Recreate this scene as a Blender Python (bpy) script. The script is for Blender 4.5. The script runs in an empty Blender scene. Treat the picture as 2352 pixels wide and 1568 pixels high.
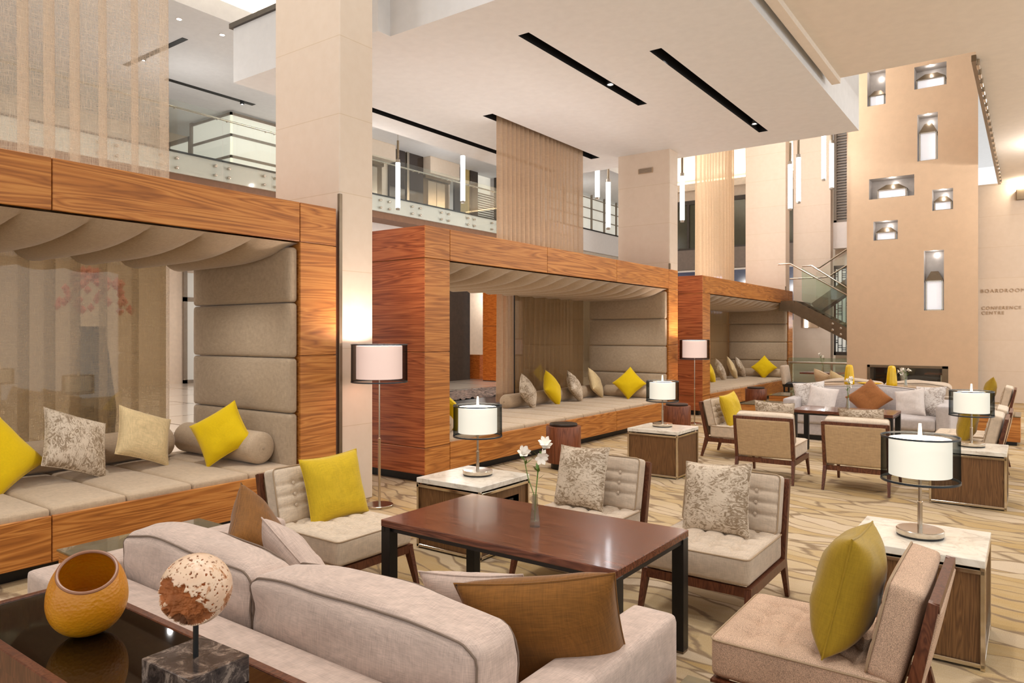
import bpy, bmesh, math, random
from mathutils import Vector, Matrix, noise
random.seed(7)
C = bpy.context.scene
COL = C.collection
PI = math.pi
R = math.radians

# ------------------------------------------------------------------ camera, world, exposure
cam = bpy.data.cameras.new('camera'); cam_o = bpy.data.objects.new('camera', cam); COL.objects.link(cam_o)
cam.sensor_width = 36; cam.lens = 1640 / 2352 * 36; cam.shift_y = -16 / 2352
cam.clip_start = 0.05; cam.clip_end = 200
cam_o.location = (0, 0, 1.7); cam_o.rotation_euler = (R(90), 0, R(36))
C.camera = cam_o
C.view_settings.view_transform = 'Standard'; C.view_settings.look = 'None'
C.view_settings.gamma = 1; C.view_settings.exposure = 0.5; C.view_settings.use_curve_mapping = False
W = bpy.data.worlds.new('world'); C.world = W; W.use_nodes = True
W.node_tree.nodes['Background'].inputs[0].default_value = (1.0, 0.995, 0.985, 1)
W.node_tree.nodes['Background'].inputs[1].default_value = 0.85
cy = C.cycles
cy.max_bounces = 8; cy.diffuse_bounces = 4; cy.glossy_bounces = 3; cy.transmission_bounces = 4; cy.transparent_max_bounces = 16
cy.caustics_reflective = False; cy.caustics_refractive = False; cy.sample_clamp_indirect = 4

def lamp(kind, loc, power, color=(1, .86, .72), size=.06, rot=None, spot=100, blend=.6):
    l = bpy.data.lights.new(kind.lower() + '_light', kind); o = bpy.data.objects.new(kind.lower() + '_light', l); COL.objects.link(o)
    l.energy = power; l.color = color; o.location = loc
    if kind == 'AREA':
        l.shape = 'RECTANGLE'; l.size, l.size_y = size
    else:
        l.shadow_soft_size = size
    if kind == 'SPOT':
        l.spot_size = R(spot); l.spot_blend = blend
    if rot: o.rotation_euler = rot
    return o

WARM = (1, .97, .935)
# recessed downlights over the lounge
for (x, y) in ((-1.2, 1.0), (-1.2, 4.0), (-1.2, 7.5), (.9, 2.5), (.9, 6.0), (.9, 10), (-1.3, 10.2), (1.2, 14), (1.2, 18)):
    lamp('SPOT', (x, y, 5.44), 92, WARM, .12, spot=125, blend=.8)
for (x, y) in ((-4.94, 9.3), (-3.89, 12.5), (-5.2, 7.3), (-3.89, 9.0), (-4.94, 10.2)):
    lamp('SPOT', (x, y, 5.37), 75, WARM, .08, spot=120, blend=.8)
# high atrium lights over the near alcove
for (x, y) in ((-4.5, 1.0), (-3.6, 4.2), (-5.0, 3.2), (-8, 2.5), (-11, 6), (-11, 12)):
    lamp('SPOT', (x, y, 9.3), 230, WARM, .15, spot=110, blend=.9)
# added fill points in the hall behind the alcoves, without fixtures
for (x, y, p) in ((-10.5, 5, 30), (-10.5, 9, 60), (-12, 14, 85), (-10.5, 18, 70), (-13, 20, 75)):
    lamp('POINT', (x, y, 4.6), p, (1, .96, .92), .03)
for (x, y) in ((-18.5, 9), (-20, 13), (-19, 24), (-21, 17)):
    lamp('POINT', (x, y, 3.3), 50, (1, .96, .92), .03)
# spots recessed in the alcove canopies
for (y, p) in ((1.2, 24), (3.3, 34), (8.2, 28), (11.5, 38), (17.0, 28), (19.8, 36)):
    lamp('SPOT', (-6.1, y, 2.33), p, WARM, .02, spot=150, blend=.9)
# uplights added out of sight on the alcove roofs to brighten the slab
for (y, p) in ((1.2, 16), (9.6, 28), (17.9, 32)):
    lamp('AREA', (-6.5, y, 2.99), p, WARM, (.3, 5), (R(180), 0, 0))
# bare fill points added to lighten the upper landing
for (x, y) in ((-17.6, 10), (-17.4, 15), (-17.4, 20), (-16.5, 28)):
    lamp('POINT', (x, y, 7.0), 28, (1, .96, .92), .03)
# extra fill points, no lamps there, for stair void and back of the lounge
for (x, y, z, p) in ((-4.8, 18.0, 7.6, 160), (-6.5, 16.8, 7.6, 130), (-4.6, 20.8, 1.9, 16), (.6, 17.5, 5.2, 90), (-1.25, 12.9, 7.7, 45), (3.6, 12.0, 4.3, 120), (3.4, 18.0, 4.3, 130)):
    lamp('POINT', (x, y, z), p, (1, .955, .91), .03)

# ------------------------------------------------------------------ materials
def lin(c):
    return tuple(((x / 255) / 12.92 if x / 255 <= .04045 else ((x / 255 + .055) / 1.055) ** 2.4) for x in c) + (1,)

class NT:
    def __init__(s, name):
        s.m = bpy.data.materials.new(name); s.m.use_nodes = True
        s.t = s.m.node_tree; s.b = s.t.nodes['Principled BSDF']; s.out = s.t.nodes['Material Output']
    def n(s, kind, **kw):
        x = s.t.nodes.new(kind)
        for k, v in kw.items():
            if k.startswith('i_'):
                x.inputs[k[2:].replace('_', ' ')].default_value = v
            else:
                setattr(x, k, v)
        return x
    def l(s, a, b): s.t.links.new(a, b)
    def coord(s, scale=(1, 1, 1), rot=(0, 0, 0), rand=0, kind='Object'):
        tc = s.n('ShaderNodeTexCoord'); mp = s.n('ShaderNodeMapping')
        mp.inputs['Scale'].default_value = scale; mp.inputs['Rotation'].default_value = rot
        src = tc.outputs[kind]
        if rand:
            oi = s.n('ShaderNodeObjectInfo'); mu = s.n('ShaderNodeMath', operation='MULTIPLY'); mu.inputs[1].default_value = rand
            s.l(oi.outputs['Random'], mu.inputs[0])
            ad = s.n('ShaderNodeVectorMath', operation='ADD'); s.l(src, ad.inputs[0]); s.l(mu.outputs[0], ad.inputs[1]); src = ad.outputs[0]
        s.l(src, mp.inputs['Vector']); return mp.outputs[0]
    def noise(s, vec, scale=5, detail=4, rough=.55, dist=0):
        x = s.n('ShaderNodeTexNoise'); s.l(vec, x.inputs['Vector'])
        x.inputs['Scale'].default_value = scale; x.inputs['Detail'].default_value = detail
        x.inputs['Roughness'].default_value = rough; x.inputs['Distortion'].default_value = dist
        return x.outputs['Fac']
    def ramp(s, fac, stops, interp='LINEAR'):
        x = s.n('ShaderNodeValToRGB'); x.color_ramp.interpolation = interp; s.l(fac, x.inputs['Fac'])
        e = x.color_ramp.elements
        while len(e) < len(stops): e.new(.5)
        for el, (p, c) in zip(e, stops):
            el.position = p; el.color = c if len(c) == 4 else lin(c)
        return x.outputs['Color']
    def mix(s, fac, a, b, blend='MIX'):
        x = s.n('ShaderNodeMix', data_type='RGBA', blend_type=blend)
        for sock, v in ((x.inputs[0], fac), (x.inputs[6], a), (x.inputs[7], b)):
            if hasattr(v, 'links') or hasattr(v, 'is_linked'): s.l(v, sock)
            else: sock.default_value = v if not isinstance(v, tuple) or len(v) == 4 else lin(v)
        return x.outputs[2]
    def math(s, op, a, b=0.0):
        x = s.n('ShaderNodeMath', operation=op)
        for sock, v in ((x.inputs[0], a), (x.inputs[1], b)):
            if hasattr(v, 'is_linked'): s.l(v, sock)
            else: sock.default_value = v
        return x.outputs[0]
    def col(s, c, rough=.5, metal=0, spec=.5):
        if hasattr(c, 'is_linked'): s.l(c, s.b.inputs['Base Color'])
        else: s.b.inputs['Base Color'].default_value = lin(c)
        s.b.inputs['Roughness'].default_value = rough; s.b.inputs['Metallic'].default_value = metal
        s.b.inputs['Specular IOR Level'].default_value = spec
        return s
    def bump(s, h, strength=.2, dist=.002):
        x = s.n('ShaderNodeBump'); x.inputs['Strength'].default_value = strength; x.inputs['Distance'].default_value = dist
        s.l(h, x.inputs['Height']); s.l(x.outputs[0], s.b.inputs['Normal'])

def plain(name, c, rough=.5, metal=0, spec=.5, vary=.04):
    t = NT(name)
    f = t.noise(t.coord((3, 3, 3)), 2.5, 3)
    a = tuple(max(0, x * (1 - vary)) for x in c); b = tuple(min(255, x * (1 + vary)) for x in c)
    t.col(t.ramp(f, ((.3, a), (.7, b))), rough, metal, spec); return t.m

def wood(name, cd, cm, cl, stretch, rough=.38, rand=13.0, figure=1.0, coat=0):
    t = NT(name); v = t.coord(stretch, rand=rand)
    big = t.noise(v, 1.0, 3, .5, 1.6 * figure)
    x = t.n('ShaderNodeMath', operation='MULTIPLY'); t.l(big, x.inputs[0]); x.inputs[1].default_value = 11
    fr = t.math('FRACT', x.outputs[0])
    tri = t.math('ABSOLUTE', t.math('SUBTRACT', fr, .5))
    fine = t.noise(v, 9, 4, .65)
    sm = t.math('ADD', t.math('MULTIPLY', tri, 1.0), t.math('MULTIPLY', fine, .55))
    c = t.ramp(sm, ((.22, cd), (.5, cm), (.78, cl)))
    tone = t.noise(t.coord((.7, .7, .7), rand=rand), 1.2, 2)
    c = t.mix(t.math('MULTIPLY', tone, .35), c, cm)
    t.col(c, rough, 0, .4); t.bump(fine, .08, .002)
    if coat: t.b.inputs['Coat Weight'].default_value = coat; t.b.inputs['Coat Roughness'].default_value = .08
    return t.m

def fabric(name, c, vary=.10, scale=420, rough=.9, slub=.5, sheen=.25):
    t = NT(name)
    a = t.noise(t.coord((scale, scale * .05, scale * .05)), 1, 2)
    b = t.noise(t.coord((scale * .05, scale * .05, scale)), 1, 2)
    d = t.noise(t.coord((scale * .05, scale, scale * .05)), 1, 2)
    s = t.math('MULTIPLY', t.math('ADD', t.math('ADD', a, b), d), .333)
    big = t.noise(t.coord((4, 4, 4)), 1.5, 3)
    s2 = t.math('ADD', t.math('MULTIPLY', s, .92), t.math('MULTIPLY', big, .08))
    lo = tuple(x * (1 - vary) for x in c); hi = tuple(min(255, x * (1 + vary)) for x in c)
    t.col(t.ramp(s2, ((.38, lo), (.62, hi))), rough, 0, .2)
    t.b.inputs['Sheen Weight'].default_value = sheen; t.b.inputs['Sheen Roughness'].default_value = .4
    t.bump(s, .35, .002)
    return t.m

def patterned(name, c1, c2):
    t = NT(name)
    v = t.coord((14, 14, 28), rot=(R(20), R(40), R(15)), rand=9)
    f = t.noise(v, 1.0, 7, .74, 2.6)
    w = t.noise(t.coord((5, 5, 5), rand=5), 1.2, 3, .5)
    s = t.math('ADD', t.math('MULTIPLY', f, .75), t.math('MULTIPLY', w, .3))
    c = t.ramp(s, ((.47, c1), (.55, c2)))
    fi = t.noise(t.coord((300, 300, 300)), 1, 2)
    c = t.mix(.12, c, t.ramp(fi, ((.3, (90, 80, 65)), (.7, (255, 245, 230)))), 'OVERLAY')
    t.col(c, .6, 0, .35); t.bump(s, .25, .003)
    return t.m

def emit(name, c, strength, rough=.5):
    t = NT(name); t.col(c, rough)
    t.b.inputs['Emission Color'].default_value = lin(c); t.b.inputs['Emission Strength'].default_value = strength
    return t.m

def glass(name, tint, alpha, gloss=.06, rough=.02):
    t = NT(name)
    tr = t.n('ShaderNodeBsdfTransparent'); tr.inputs[0].default_value = lin(tint)
    gl = t.n('ShaderNodeBsdfGlossy'); gl.inputs['Roughness'].default_value = rough
    df = t.n('ShaderNodeBsdfDiffuse'); df.inputs[0].default_value = lin(tint)
    lw = t.n('ShaderNodeLayerWeight'); lw.inputs[0].default_value = .5; fr = t.math('MULTIPLY', t.math('POWER', lw.outputs['Facing'], 4.0), .85)
    m0 = t.n('ShaderNodeMixShader'); m0.inputs[0].default_value = alpha
    t.l(tr.outputs[0], m0.inputs[1]); t.l(df.outputs[0], m0.inputs[2])
    m1 = t.n('ShaderNodeMixShader'); t.l(t.math('ADD', fr, gloss), m1.inputs[0])
    t.l(m0.outputs[0], m1.inputs[1]); t.l(gl.outputs[0], m1.inputs[2]); t.l(m1.outputs[0], t.out.inputs[0])
    return t.m

def sheer(name, c, alpha, trans=.55, weave=1.0):
    t = NT(name)
    a = t.noise(t.coord((210, 210, 9)), 1, 3, .6); b = t.noise(t.coord((9, 9, 210)), 1, 3, .6)
    s = t.math('MAXIMUM', a, b)
    df = t.n('ShaderNodeBsdfDiffuse'); tl = t.n('ShaderNodeBsdfTranslucent'); tr = t.n('ShaderNodeBsdfTransparent')
    df.inputs[0].default_value = lin(c); tl.inputs[0].default_value = lin(c)
    m = t.n('ShaderNodeMixShader'); m.inputs[0].default_value = trans; t.l(df.outputs[0], m.inputs[1]); t.l(tl.outputs[0], m.inputs[2])
    m2 = t.n('ShaderNodeMixShader')
    mr = t.n('ShaderNodeMapRange'); t.l(s, mr.inputs[0]); mr.inputs[1].default_value = .48; mr.inputs[2].default_value = .68
    mr.inputs[3].default_value = max(0, alpha - .22 * weave); mr.inputs[4].default_value = min(1, alpha + .25 * weave)
    t.l(mr.outputs[0], m2.inputs[0]); t.l(tr.outputs[0], m2.inputs[1]); t.l(m.outputs[0], m2.inputs[2]); t.l(m2.outputs[0], t.out.inputs[0])
    return t.m

M = {}
M['walnut'] = wood('walnut veneer', (136, 80, 32), (182, 114, 50), (206, 142, 72), (.28, .28, 5.5), .42, figure=.7)
M['walnut_red'] = wood('red walnut veneer', (114, 54, 28), (168, 90, 50), (196, 118, 70), (.3, .3, 8.0), .34, figure=.7)
M['table_wood'] = wood('dark table wood', (60, 30, 20), (98, 52, 34), (126, 74, 50), (.7, 20, 8), .26, figure=.6, coat=.25)
M['chair_wood'] = wood('chair wood', (68, 35, 21), (95, 53, 34), (112, 67, 44), (9, 9, 2.0), .36, figure=.7)
M['oak'] = wood('brown oak', (84, 56, 32), (110, 76, 44), (128, 92, 56), (22, 22, 1.1), .45, figure=.35)
M['orange_wood'] = wood('orange wood', (150, 70, 20), (196, 104, 36), (220, 132, 58), (.6, .6, 6), .35)
M['stool_wood'] = wood('stool wood', (94, 48, 28), (122, 68, 42), (138, 82, 54), (8, 8, 1.0), .38, figure=.5)
M['taupe'] = fabric('taupe linen', (172, 152, 128), .07)
M['taupe_seat'] = fabric('taupe seat linen', (186, 164, 138), .07)
M['sofa'] = fabric('pinkish grey linen', (195, 174, 161), .09, 420)
M['sofa_grey'] = fabric('pale grey linen', (192, 184, 182), .07, 300)
M['cream'] = fabric('cream upholstery', (212, 194, 172), .08, 380)
M['cream_grey'] = fabric('greyed cream upholstery', (196, 178, 158), .08, 380)
M['tan_back'] = fabric('tan back panel', (188, 160, 124), .08, 300)
def boucle(name, c):
    t = NT(name); a = t.noise(t.coord((1, 1, 1)), 330, 2, .6); b = t.noise(t.coord((5, 5, 5)), 1.5, 3)
    s = t.math('ADD', t.math('MULTIPLY', a, .85), t.math('MULTIPLY', b, .15))
    t.col(t.ramp(s, ((.36, tuple(x * .80 for x in c)), (.64, tuple(min(255, x * 1.14) for x in c)))), .95, 0, .15); t.bump(a, .5, .004); return t.m
M['pile'] = boucle('pinkish boucle', (200, 170, 146))
M['yellow'] = fabric('yellow cotton', (222, 188, 14), .035, 900, .85)
M['olive_yellow'] = fabric('olive yellow linen', (204, 172, 40), .06, 420, .85)
M['olive'] = fabric('olive linen', (160, 130, 36), .06, 420, .85)
M['brown'] = fabric('brown linen', (122, 80, 34), .11, 300, .88)
M['rust'] = fabric('rust brown linen', (150, 96, 54), .08, 300, .88)
M['sand'] = fabric('sand linen', (208, 184, 140), .09, 320)
M['white_linen'] = fabric('white linen', (220, 210, 204), .05, 320)
M['pattern'] = patterned('taupe brushed pattern', (138, 118, 94), (206, 190, 170))
M['pattern_grey'] = patterned('grey brushed pattern', (160, 148, 140), (224, 218, 214))
M['piping'] = plain('dark piping', (120, 102, 88), .9)
M['seam'] = plain('dark seam', (92, 74, 56), .95)  # dark brown colour of the wood column joint
M['chrome'] = plain('brushed nickel', (196, 186, 172), .22, 1, vary=.02)
M['steel'] = plain('polished steel', (206, 196, 180), .12, 1, vary=.02)
M['black'] = plain('black metal', (10, 10, 11), .4)
M['slot'] = plain('black slot', (6, 6, 7), .6)
M['dark'] = plain('dark brown cladding', (58, 48, 40), .5, vary=.12)
M['dark_glass'] = plain('dark glass panel', (52, 40, 34), .06, 0, .8)
M['bronze'] = plain('bronze metal', (120, 104, 84), .3, .6)
M['grey_frame'] = plain('grey frame', (138, 126, 112), .45)
M['wall'] = plain('warm plaster', (226, 208, 188), .85, vary=.02)
M['ceil'] = plain('ceiling plaster', (221, 221, 221), .9, vary=.012)
M['ceil_warm'] = plain('warm ceiling plaster', (222, 212, 199), .9, vary=.012)
M['tower'] = plain('tan tower plaster', (204, 174, 144), .8, vary=.015)
M['white'] = plain('white paint', (234, 226, 220), .7, vary=.01)
M['inner'] = emit('frosted lamp shade', (255, 243, 226), .84)
M['inner_soft'] = emit('pink white lamp shade', (255, 228, 214), .74)
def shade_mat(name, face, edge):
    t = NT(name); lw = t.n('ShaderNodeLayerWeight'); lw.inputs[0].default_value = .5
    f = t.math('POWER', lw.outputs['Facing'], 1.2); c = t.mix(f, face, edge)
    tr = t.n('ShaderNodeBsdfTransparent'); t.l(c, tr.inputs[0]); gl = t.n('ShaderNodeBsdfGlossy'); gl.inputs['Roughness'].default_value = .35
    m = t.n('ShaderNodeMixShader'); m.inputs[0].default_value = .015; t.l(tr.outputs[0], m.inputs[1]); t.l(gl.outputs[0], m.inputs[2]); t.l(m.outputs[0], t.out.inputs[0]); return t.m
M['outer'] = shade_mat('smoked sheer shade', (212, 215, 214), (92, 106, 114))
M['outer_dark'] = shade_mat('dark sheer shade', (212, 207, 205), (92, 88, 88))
M['finial'] = plain('bulb lit chrome', (240, 234, 226), .3)  # bulb light on the chrome finial put into the colour
M['orange_brown'] = plain('brown soffit', (128, 92, 68), .6)
M['ring'] = plain('dark shade rim', (36, 46, 54), .3)
M['glass'] = glass('clear glass', (250, 253, 251), .004, .05)
M['tinted_glass'] = glass('brown tinted glass', (226, 220, 206), .01, .05)
M['glass_green'] = glass('green edge glass', (234, 245, 239), .03, .06)
M['vase_glass'] = glass('vase glass', (240, 240, 232), .06, .16)
M['smoke_glass'] = glass('grey table glass', (196, 186, 152), .22, .10)
M['tube'] = emit('led tube', (246, 250, 255), 9)
M['cove'] = emit('cove light', (255, 226, 180), 5)
M['bulb'] = emit('spot bulb', (255, 250, 240), 40)
M['pane'] = emit('lantern pane', (240, 240, 246), .3)
M['backlit'] = emit('backlit panel', (236, 234, 222), .26)
M['frost'] = emit('frosted door glass', (206, 206, 200), .10)
M['blue_window'] = emit('pale blue window', (205, 214, 255), 1.6)
M['sheer_near'] = sheer('near sheer linen', (212, 194, 172), .50, .5, .7)
M['sheer_mid'] = sheer('mid sheer linen', (188, 160, 132), .93, .2, .5)
M['sheer_far'] = sheer('far sheer linen', (212, 184, 152), .93, .25, .5)
M['leaf'] = plain('leaf green', (96, 128, 50), .5)
M['petal'] = plain('white petal', (246, 238, 226), .6)
M['vase_yellow'] = plain('yellow glaze', (226, 184, 8), .15, 0, .6)

def marble():
    t = NT('white marble'); f = t.noise(t.coord((4, 4, 4)), 2, 8, .65, 1.5)
    t.col(t.ramp(f, ((.35, (206, 198, 186)), (.5, (232, 226, 214)), (.7, (240, 236, 226)))), .16); return t.m
M['marble'] = marble()
def stone():
    t = NT('cream stone cladding'); br = t.n('ShaderNodeTexBrick'); v = t.coord((1, 1, 1))
    sx = t.n('ShaderNodeSeparateXYZ'); t.l(v, sx.inputs[0]); cb = t.n('ShaderNodeCombineXYZ')
    t.l(t.math('ADD', sx.outputs[0], sx.outputs[1]), cb.inputs[0]); t.l(sx.outputs[2], cb.inputs[1])
    t.l(cb.outputs[0], br.inputs['Vector']); br.offset = 0
    br.inputs['Color1'].default_value = lin((222, 206, 188)); br.inputs['Color2'].default_value = lin((219, 203, 186))
    br.inputs['Mortar'].default_value = lin((206, 186, 160)); br.inputs['Scale'].default_value = 1
    br.inputs['Brick Width'].default_value = 30.0; br.inputs['Row Height'].default_value = .78; br.inputs['Mortar Size'].default_value = .004
    f = t.noise(t.coord((3, 3, 3)), 3, 5)
    c = t.mix(.12, br.outputs[0], t.ramp(f, ((.3, (214, 190, 160)), (.7, (242, 226, 206)))))
    t.col(c, .5, 0, .3); return t.m
M['stone'] = stone()
def carpet():
    t = NT('leaf streak carpet'); v0 = t.coord((1, 1, 1), rot=(0, 0, R(14)))
    wn = t.n('ShaderNodeTexNoise'); t.l(v0, wn.inputs['Vector']); wn.inputs['Scale'].default_value = 1.3; wn.inputs['Detail'].default_value = 2
    sc = t.n('ShaderNodeVectorMath', operation='SCALE'); t.l(wn.outputs['Color'], sc.inputs[0]); sc.inputs['Scale'].default_value = .55
    ad = t.n('ShaderNodeVectorMath', operation='ADD'); t.l(v0, ad.inputs[0]); t.l(sc.outputs[0], ad.inputs[1])
    mp = t.n('ShaderNodeMapping'); mp.inputs['Scale'].default_value = (1.15, 5.8, 1); t.l(ad.outputs[0], mp.inputs[0])
    vo = t.n('ShaderNodeTexVoronoi', feature='DISTANCE_TO_EDGE', voronoi_dimensions='2D'); t.l(mp.outputs[0], vo.inputs['Vector']); vo.inputs['Scale'].default_value = 1.15
    vc = t.n('ShaderNodeTexVoronoi', feature='F1', voronoi_dimensions='2D'); t.l(mp.outputs[0], vc.inputs['Vector']); vc.inputs['Scale'].default_value = 1.15
    br = t.noise(t.coord((1.2, 5, 1), rot=(0, 0, R(14))), 2.6, 6, .65)
    w = t.math('ADD', vo.outputs['Distance'], t.math('MULTIPLY', t.math('SUBTRACT', br, .5), .30))
    base = t.ramp(t.math('ADD', t.math('MULTIPLY', vc.outputs['Color'], .6), t.math('MULTIPLY', br, .4)), ((.25, (204, 186, 160)), (.5, (194, 172, 136)), (.75, (184, 154, 104))))
    c = t.mix(t.ramp(w, ((.02, (255, 255, 255)), (.085, (0, 0, 0)))), base, (146, 124, 98))
    fi = t.noise(t.coord((160, 160, 160)), 1, 2)
    c = t.mix(.18, c, t.ramp(fi, ((.3, (70, 70, 70)), (.7, (200, 200, 200)))), 'OVERLAY')
    t.col(c, .95, 0, .1); t.bump(fi, .4, .004); return t.m
M['carpet'] = carpet()
def tile():
    t = NT('polished stone floor'); br = t.n('ShaderNodeTexBrick'); t.l(t.coord((1, 1, 1)), br.inputs['Vector']); br.offset = 0
    br.inputs['Color1'].default_value = lin((240, 228, 214)); br.inputs['Color2'].default_value = lin((236, 222, 206))
    br.inputs['Mortar'].default_value = lin((120, 100, 84)); br.inputs['Scale'].default_value = 1
    br.inputs['Brick Width'].default_value = 2.4; br.inputs['Row Height'].default_value = 2.4; br.inputs['Mortar Size'].default_value = .03
    t.col(br.outputs[0], .08, 0, .6); return t.m
M['tile'] = tile()
def amber():
    t = NT('amber cut glass'); vo = t.n('ShaderNodeTexVoronoi'); t.l(t.coord((1, 1, 1.25)), vo.inputs['Vector']); vo.inputs['Scale'].default_value = 85
    f = t.noise(t.coord((6, 6, 6)), 1, 2)
    t.col(t.ramp(f, ((.3, (186, 116, 8)), (.7, (206, 140, 18)))), .32, 0, .5)
    t.b.inputs['Subsurface Weight'].default_value = .35; t.b.inputs['Subsurface Radius'].default_value = (.05, .025, .005)
    t.bump(vo.outputs['Distance'], .35, .004); return t.m
M['amber'] = amber()
def coral():
    t = NT('pitted fossil stone'); v = t.coord((9, 9, 9))
    f = t.noise(v, 1.2, 7, .7, .6); p = t.noise(t.coord((34, 34, 34)), 1, 4, .6)
    c = t.ramp(f, ((.36, (150, 92, 50)), (.43, (186, 132, 90)), (.47, (222, 194, 166)), (.7, (216, 180, 152))))
    c = t.mix(t.ramp(p, ((.30, (255, 255, 255)), (.36, (0, 0, 0)))), c, (120, 66, 34))
    t.col(c, .3, 0, .5); t.bump(p, .3, .004); return t.m
M['coral'] = coral()
M['crystal'] = plain('brown crystal hollow', (150, 88, 44), .75, vary=.35)
def mottle():
    t = NT('black mottled stone'); f = t.noise(t.coord((7, 7, 7)), 2.5, 8, .75, 1)
    t.col(t.ramp(f, ((.35, (30, 25, 24)), (.52, (84, 72, 66)), (.62, (156, 138, 124)), (.7, (62, 52, 48)))), .16); return t.m
M['mottle'] = mottle()
M['black_lacquer'] = plain('dark glass table top', (17, 9, 7), .03, 0, .55, vary=.2)
M['pebble'] = plain('pebble grey', (104, 88, 80), .8, vary=.4)
M['tower_niche'] = plain('silver niche lining', (200, 192, 186), .3, .35)

# ------------------------------------------------------------------ mesh builder
class MB:
    def __init__(s): s.v = []; s.f = []
    def add(s, vs, fs, T=None):
        o = len(s.v)
        s.v += [tuple(T @ Vector(v)) if T is not None else tuple(v) for v in vs]
        s.f += [[i + o for i in f] for f in fs]
        return s
    def hexa(s, p, T=None):
        return s.add(p, [(0, 3, 2, 1), (4, 5, 6, 7), (0, 1, 5, 4), (1, 2, 6, 5), (2, 3, 7, 6), (3, 0, 4, 7)], T)
    def box(s, x0, x1, y0, y1, z0, z1, c=0, T=None):
        if c <= 0:
            return s.hexa([(x0, y0, z0), (x1, y0, z0), (x1, y1, z0), (x0, y1, z0), (x0, y0, z1), (x1, y0, z1), (x1, y1, z1), (x0, y1, z1)], T)
        c = min(c, abs(x1 - x0) * .45, abs(y1 - y0) * .45, abs(z1 - z0) * .45)
        vs = []; idx = {}
        for i in (0, 1):
            for j in (0, 1):
                for k in (0, 1):
                    X, Y, Z = (x0, x1)[i], (y0, y1)[j], (z0, z1)[k]
                    dx, dy, dz = (c, -c)[i], (c, -c)[j], (c, -c)[k]
                    idx[i, j, k] = len(vs)
                    vs += [(X, Y + dy, Z + dz), (X + dx, Y, Z + dz), (X + dx, Y + dy, Z)]
        f = []
        for i in (0, 1):
            f.append([idx[i, a, b] for a, b in ((0, 0), (1, 0), (1, 1), (0, 1))])
            f.append([idx[a, i, b] + 1 for a, b in ((0, 0), (1, 0), (1, 1), (0, 1))])
            f.append([idx[a, b, i] + 2 for a, b in ((0, 0), (1, 0), (1, 1), (0, 1))])
        for a in (0, 1):
            for b in (0, 1):
                f.append([idx[a, b, 0], idx[a, b, 1], idx[a, b, 1] + 1, idx[a, b, 0] + 1])
                f.append([idx[a, 0, b], idx[a, 1, b], idx[a, 1, b] + 2, idx[a, 0, b] + 2])
                f.append([idx[0, a, b] + 1, idx[1, a, b] + 1, idx[1, a, b] + 2, idx[0, a, b] + 2])
        for k in idx.values(): f.append([k, k + 1, k + 2])
        return s.add(vs, f, T)
    def lathe(s, prof, n=32, T=None, closed=False):
        vs = []; fs = []
        for r, z in prof:
            for i in range(n):
                a = 2 * PI * i / n; vs.append((r * math.cos(a), r * math.sin(a), z))
        m = len(prof)
        for j in range(m if closed else m - 1):
            for i in range(n):
                fs.append([j * n + i, j * n + (i + 1) % n, ((j + 1) % m) * n + (i + 1) % n, ((j + 1) % m) * n + i])
        if not closed:
            if prof[0][0] > 1e-6: fs.append(list(range(n))[::-1])
            if prof[-1][0] > 1e-6: fs.append([(m - 1) * n + i for i in range(n)])
        return s.add(vs, fs, T)
    def cyl(s, x, y, z0, z1, r, n=24, r2=None):
        return s.lathe([(r, z0), (r if r2 is None else r2, z1)], n, Matrix.Translation((x, y, 0)))
    def tube(s, pts, r, n=8, closed=False):
        pts = [Vector(p) for p in pts]; m = len(pts); vs = []; fs = []; up = None
        for j, p in enumerate(pts):
            a = pts[(j - 1) % m] if (closed or j > 0) else p
            b = pts[(j + 1) % m] if (closed or j < m - 1) else p
            d = (b - a).normalized()
            if up is None: up = d.orthogonal().normalized()
            up = (up - d * up.dot(d)).normalized(); w = d.cross(up)
            rr = r[j] if isinstance(r, (list, tuple)) else r
            for i in range(n):
                t = 2 * PI * i / n; vs.append(p + up * (rr * math.cos(t)) + w * (rr * math.sin(t)))
        for j in range(m if closed else m - 1):
            k = (j + 1) % m
            for i in range(n): fs.append([j * n + i, j * n + (i + 1) % n, k * n + (i + 1) % n, k * n + i])
        if not closed: fs += [list(range(n))[::-1], [(m - 1) * n + i for i in range(n)]]
        return s.add(vs, fs)
    def bar(s, p, q, w, h, up=(0, 0, 1), w2=None, h2=None):
        p, q = Vector(p), Vector(q); d = (q - p).normalized(); u = Vector(up); x = d.cross(u).normalized(); u = x.cross(d)
        w2 = w if w2 is None else w2; h2 = h if h2 is None else h2; P = []
        for c, ww, hh in ((p, w, h), (q, w2, h2)):
            P += [c - x * ww / 2 - u * hh / 2, c + x * ww / 2 - u * hh / 2, c + x * ww / 2 + u * hh / 2, c - x * ww / 2 + u * hh / 2]
        return s.hexa(P)
    def grid(s, fn, nu, nv, T=None):
        vs = [fn(i / nu, j / nv) for j in range(nv + 1) for i in range(nu + 1)]
        fs = [[j * (nu + 1) + i, j * (nu + 1) + i + 1, (j + 1) * (nu + 1) + i + 1, (j + 1) * (nu + 1) + i] for j in range(nv) for i in range(nu)]
        return s.add(vs, fs, T)
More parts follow.
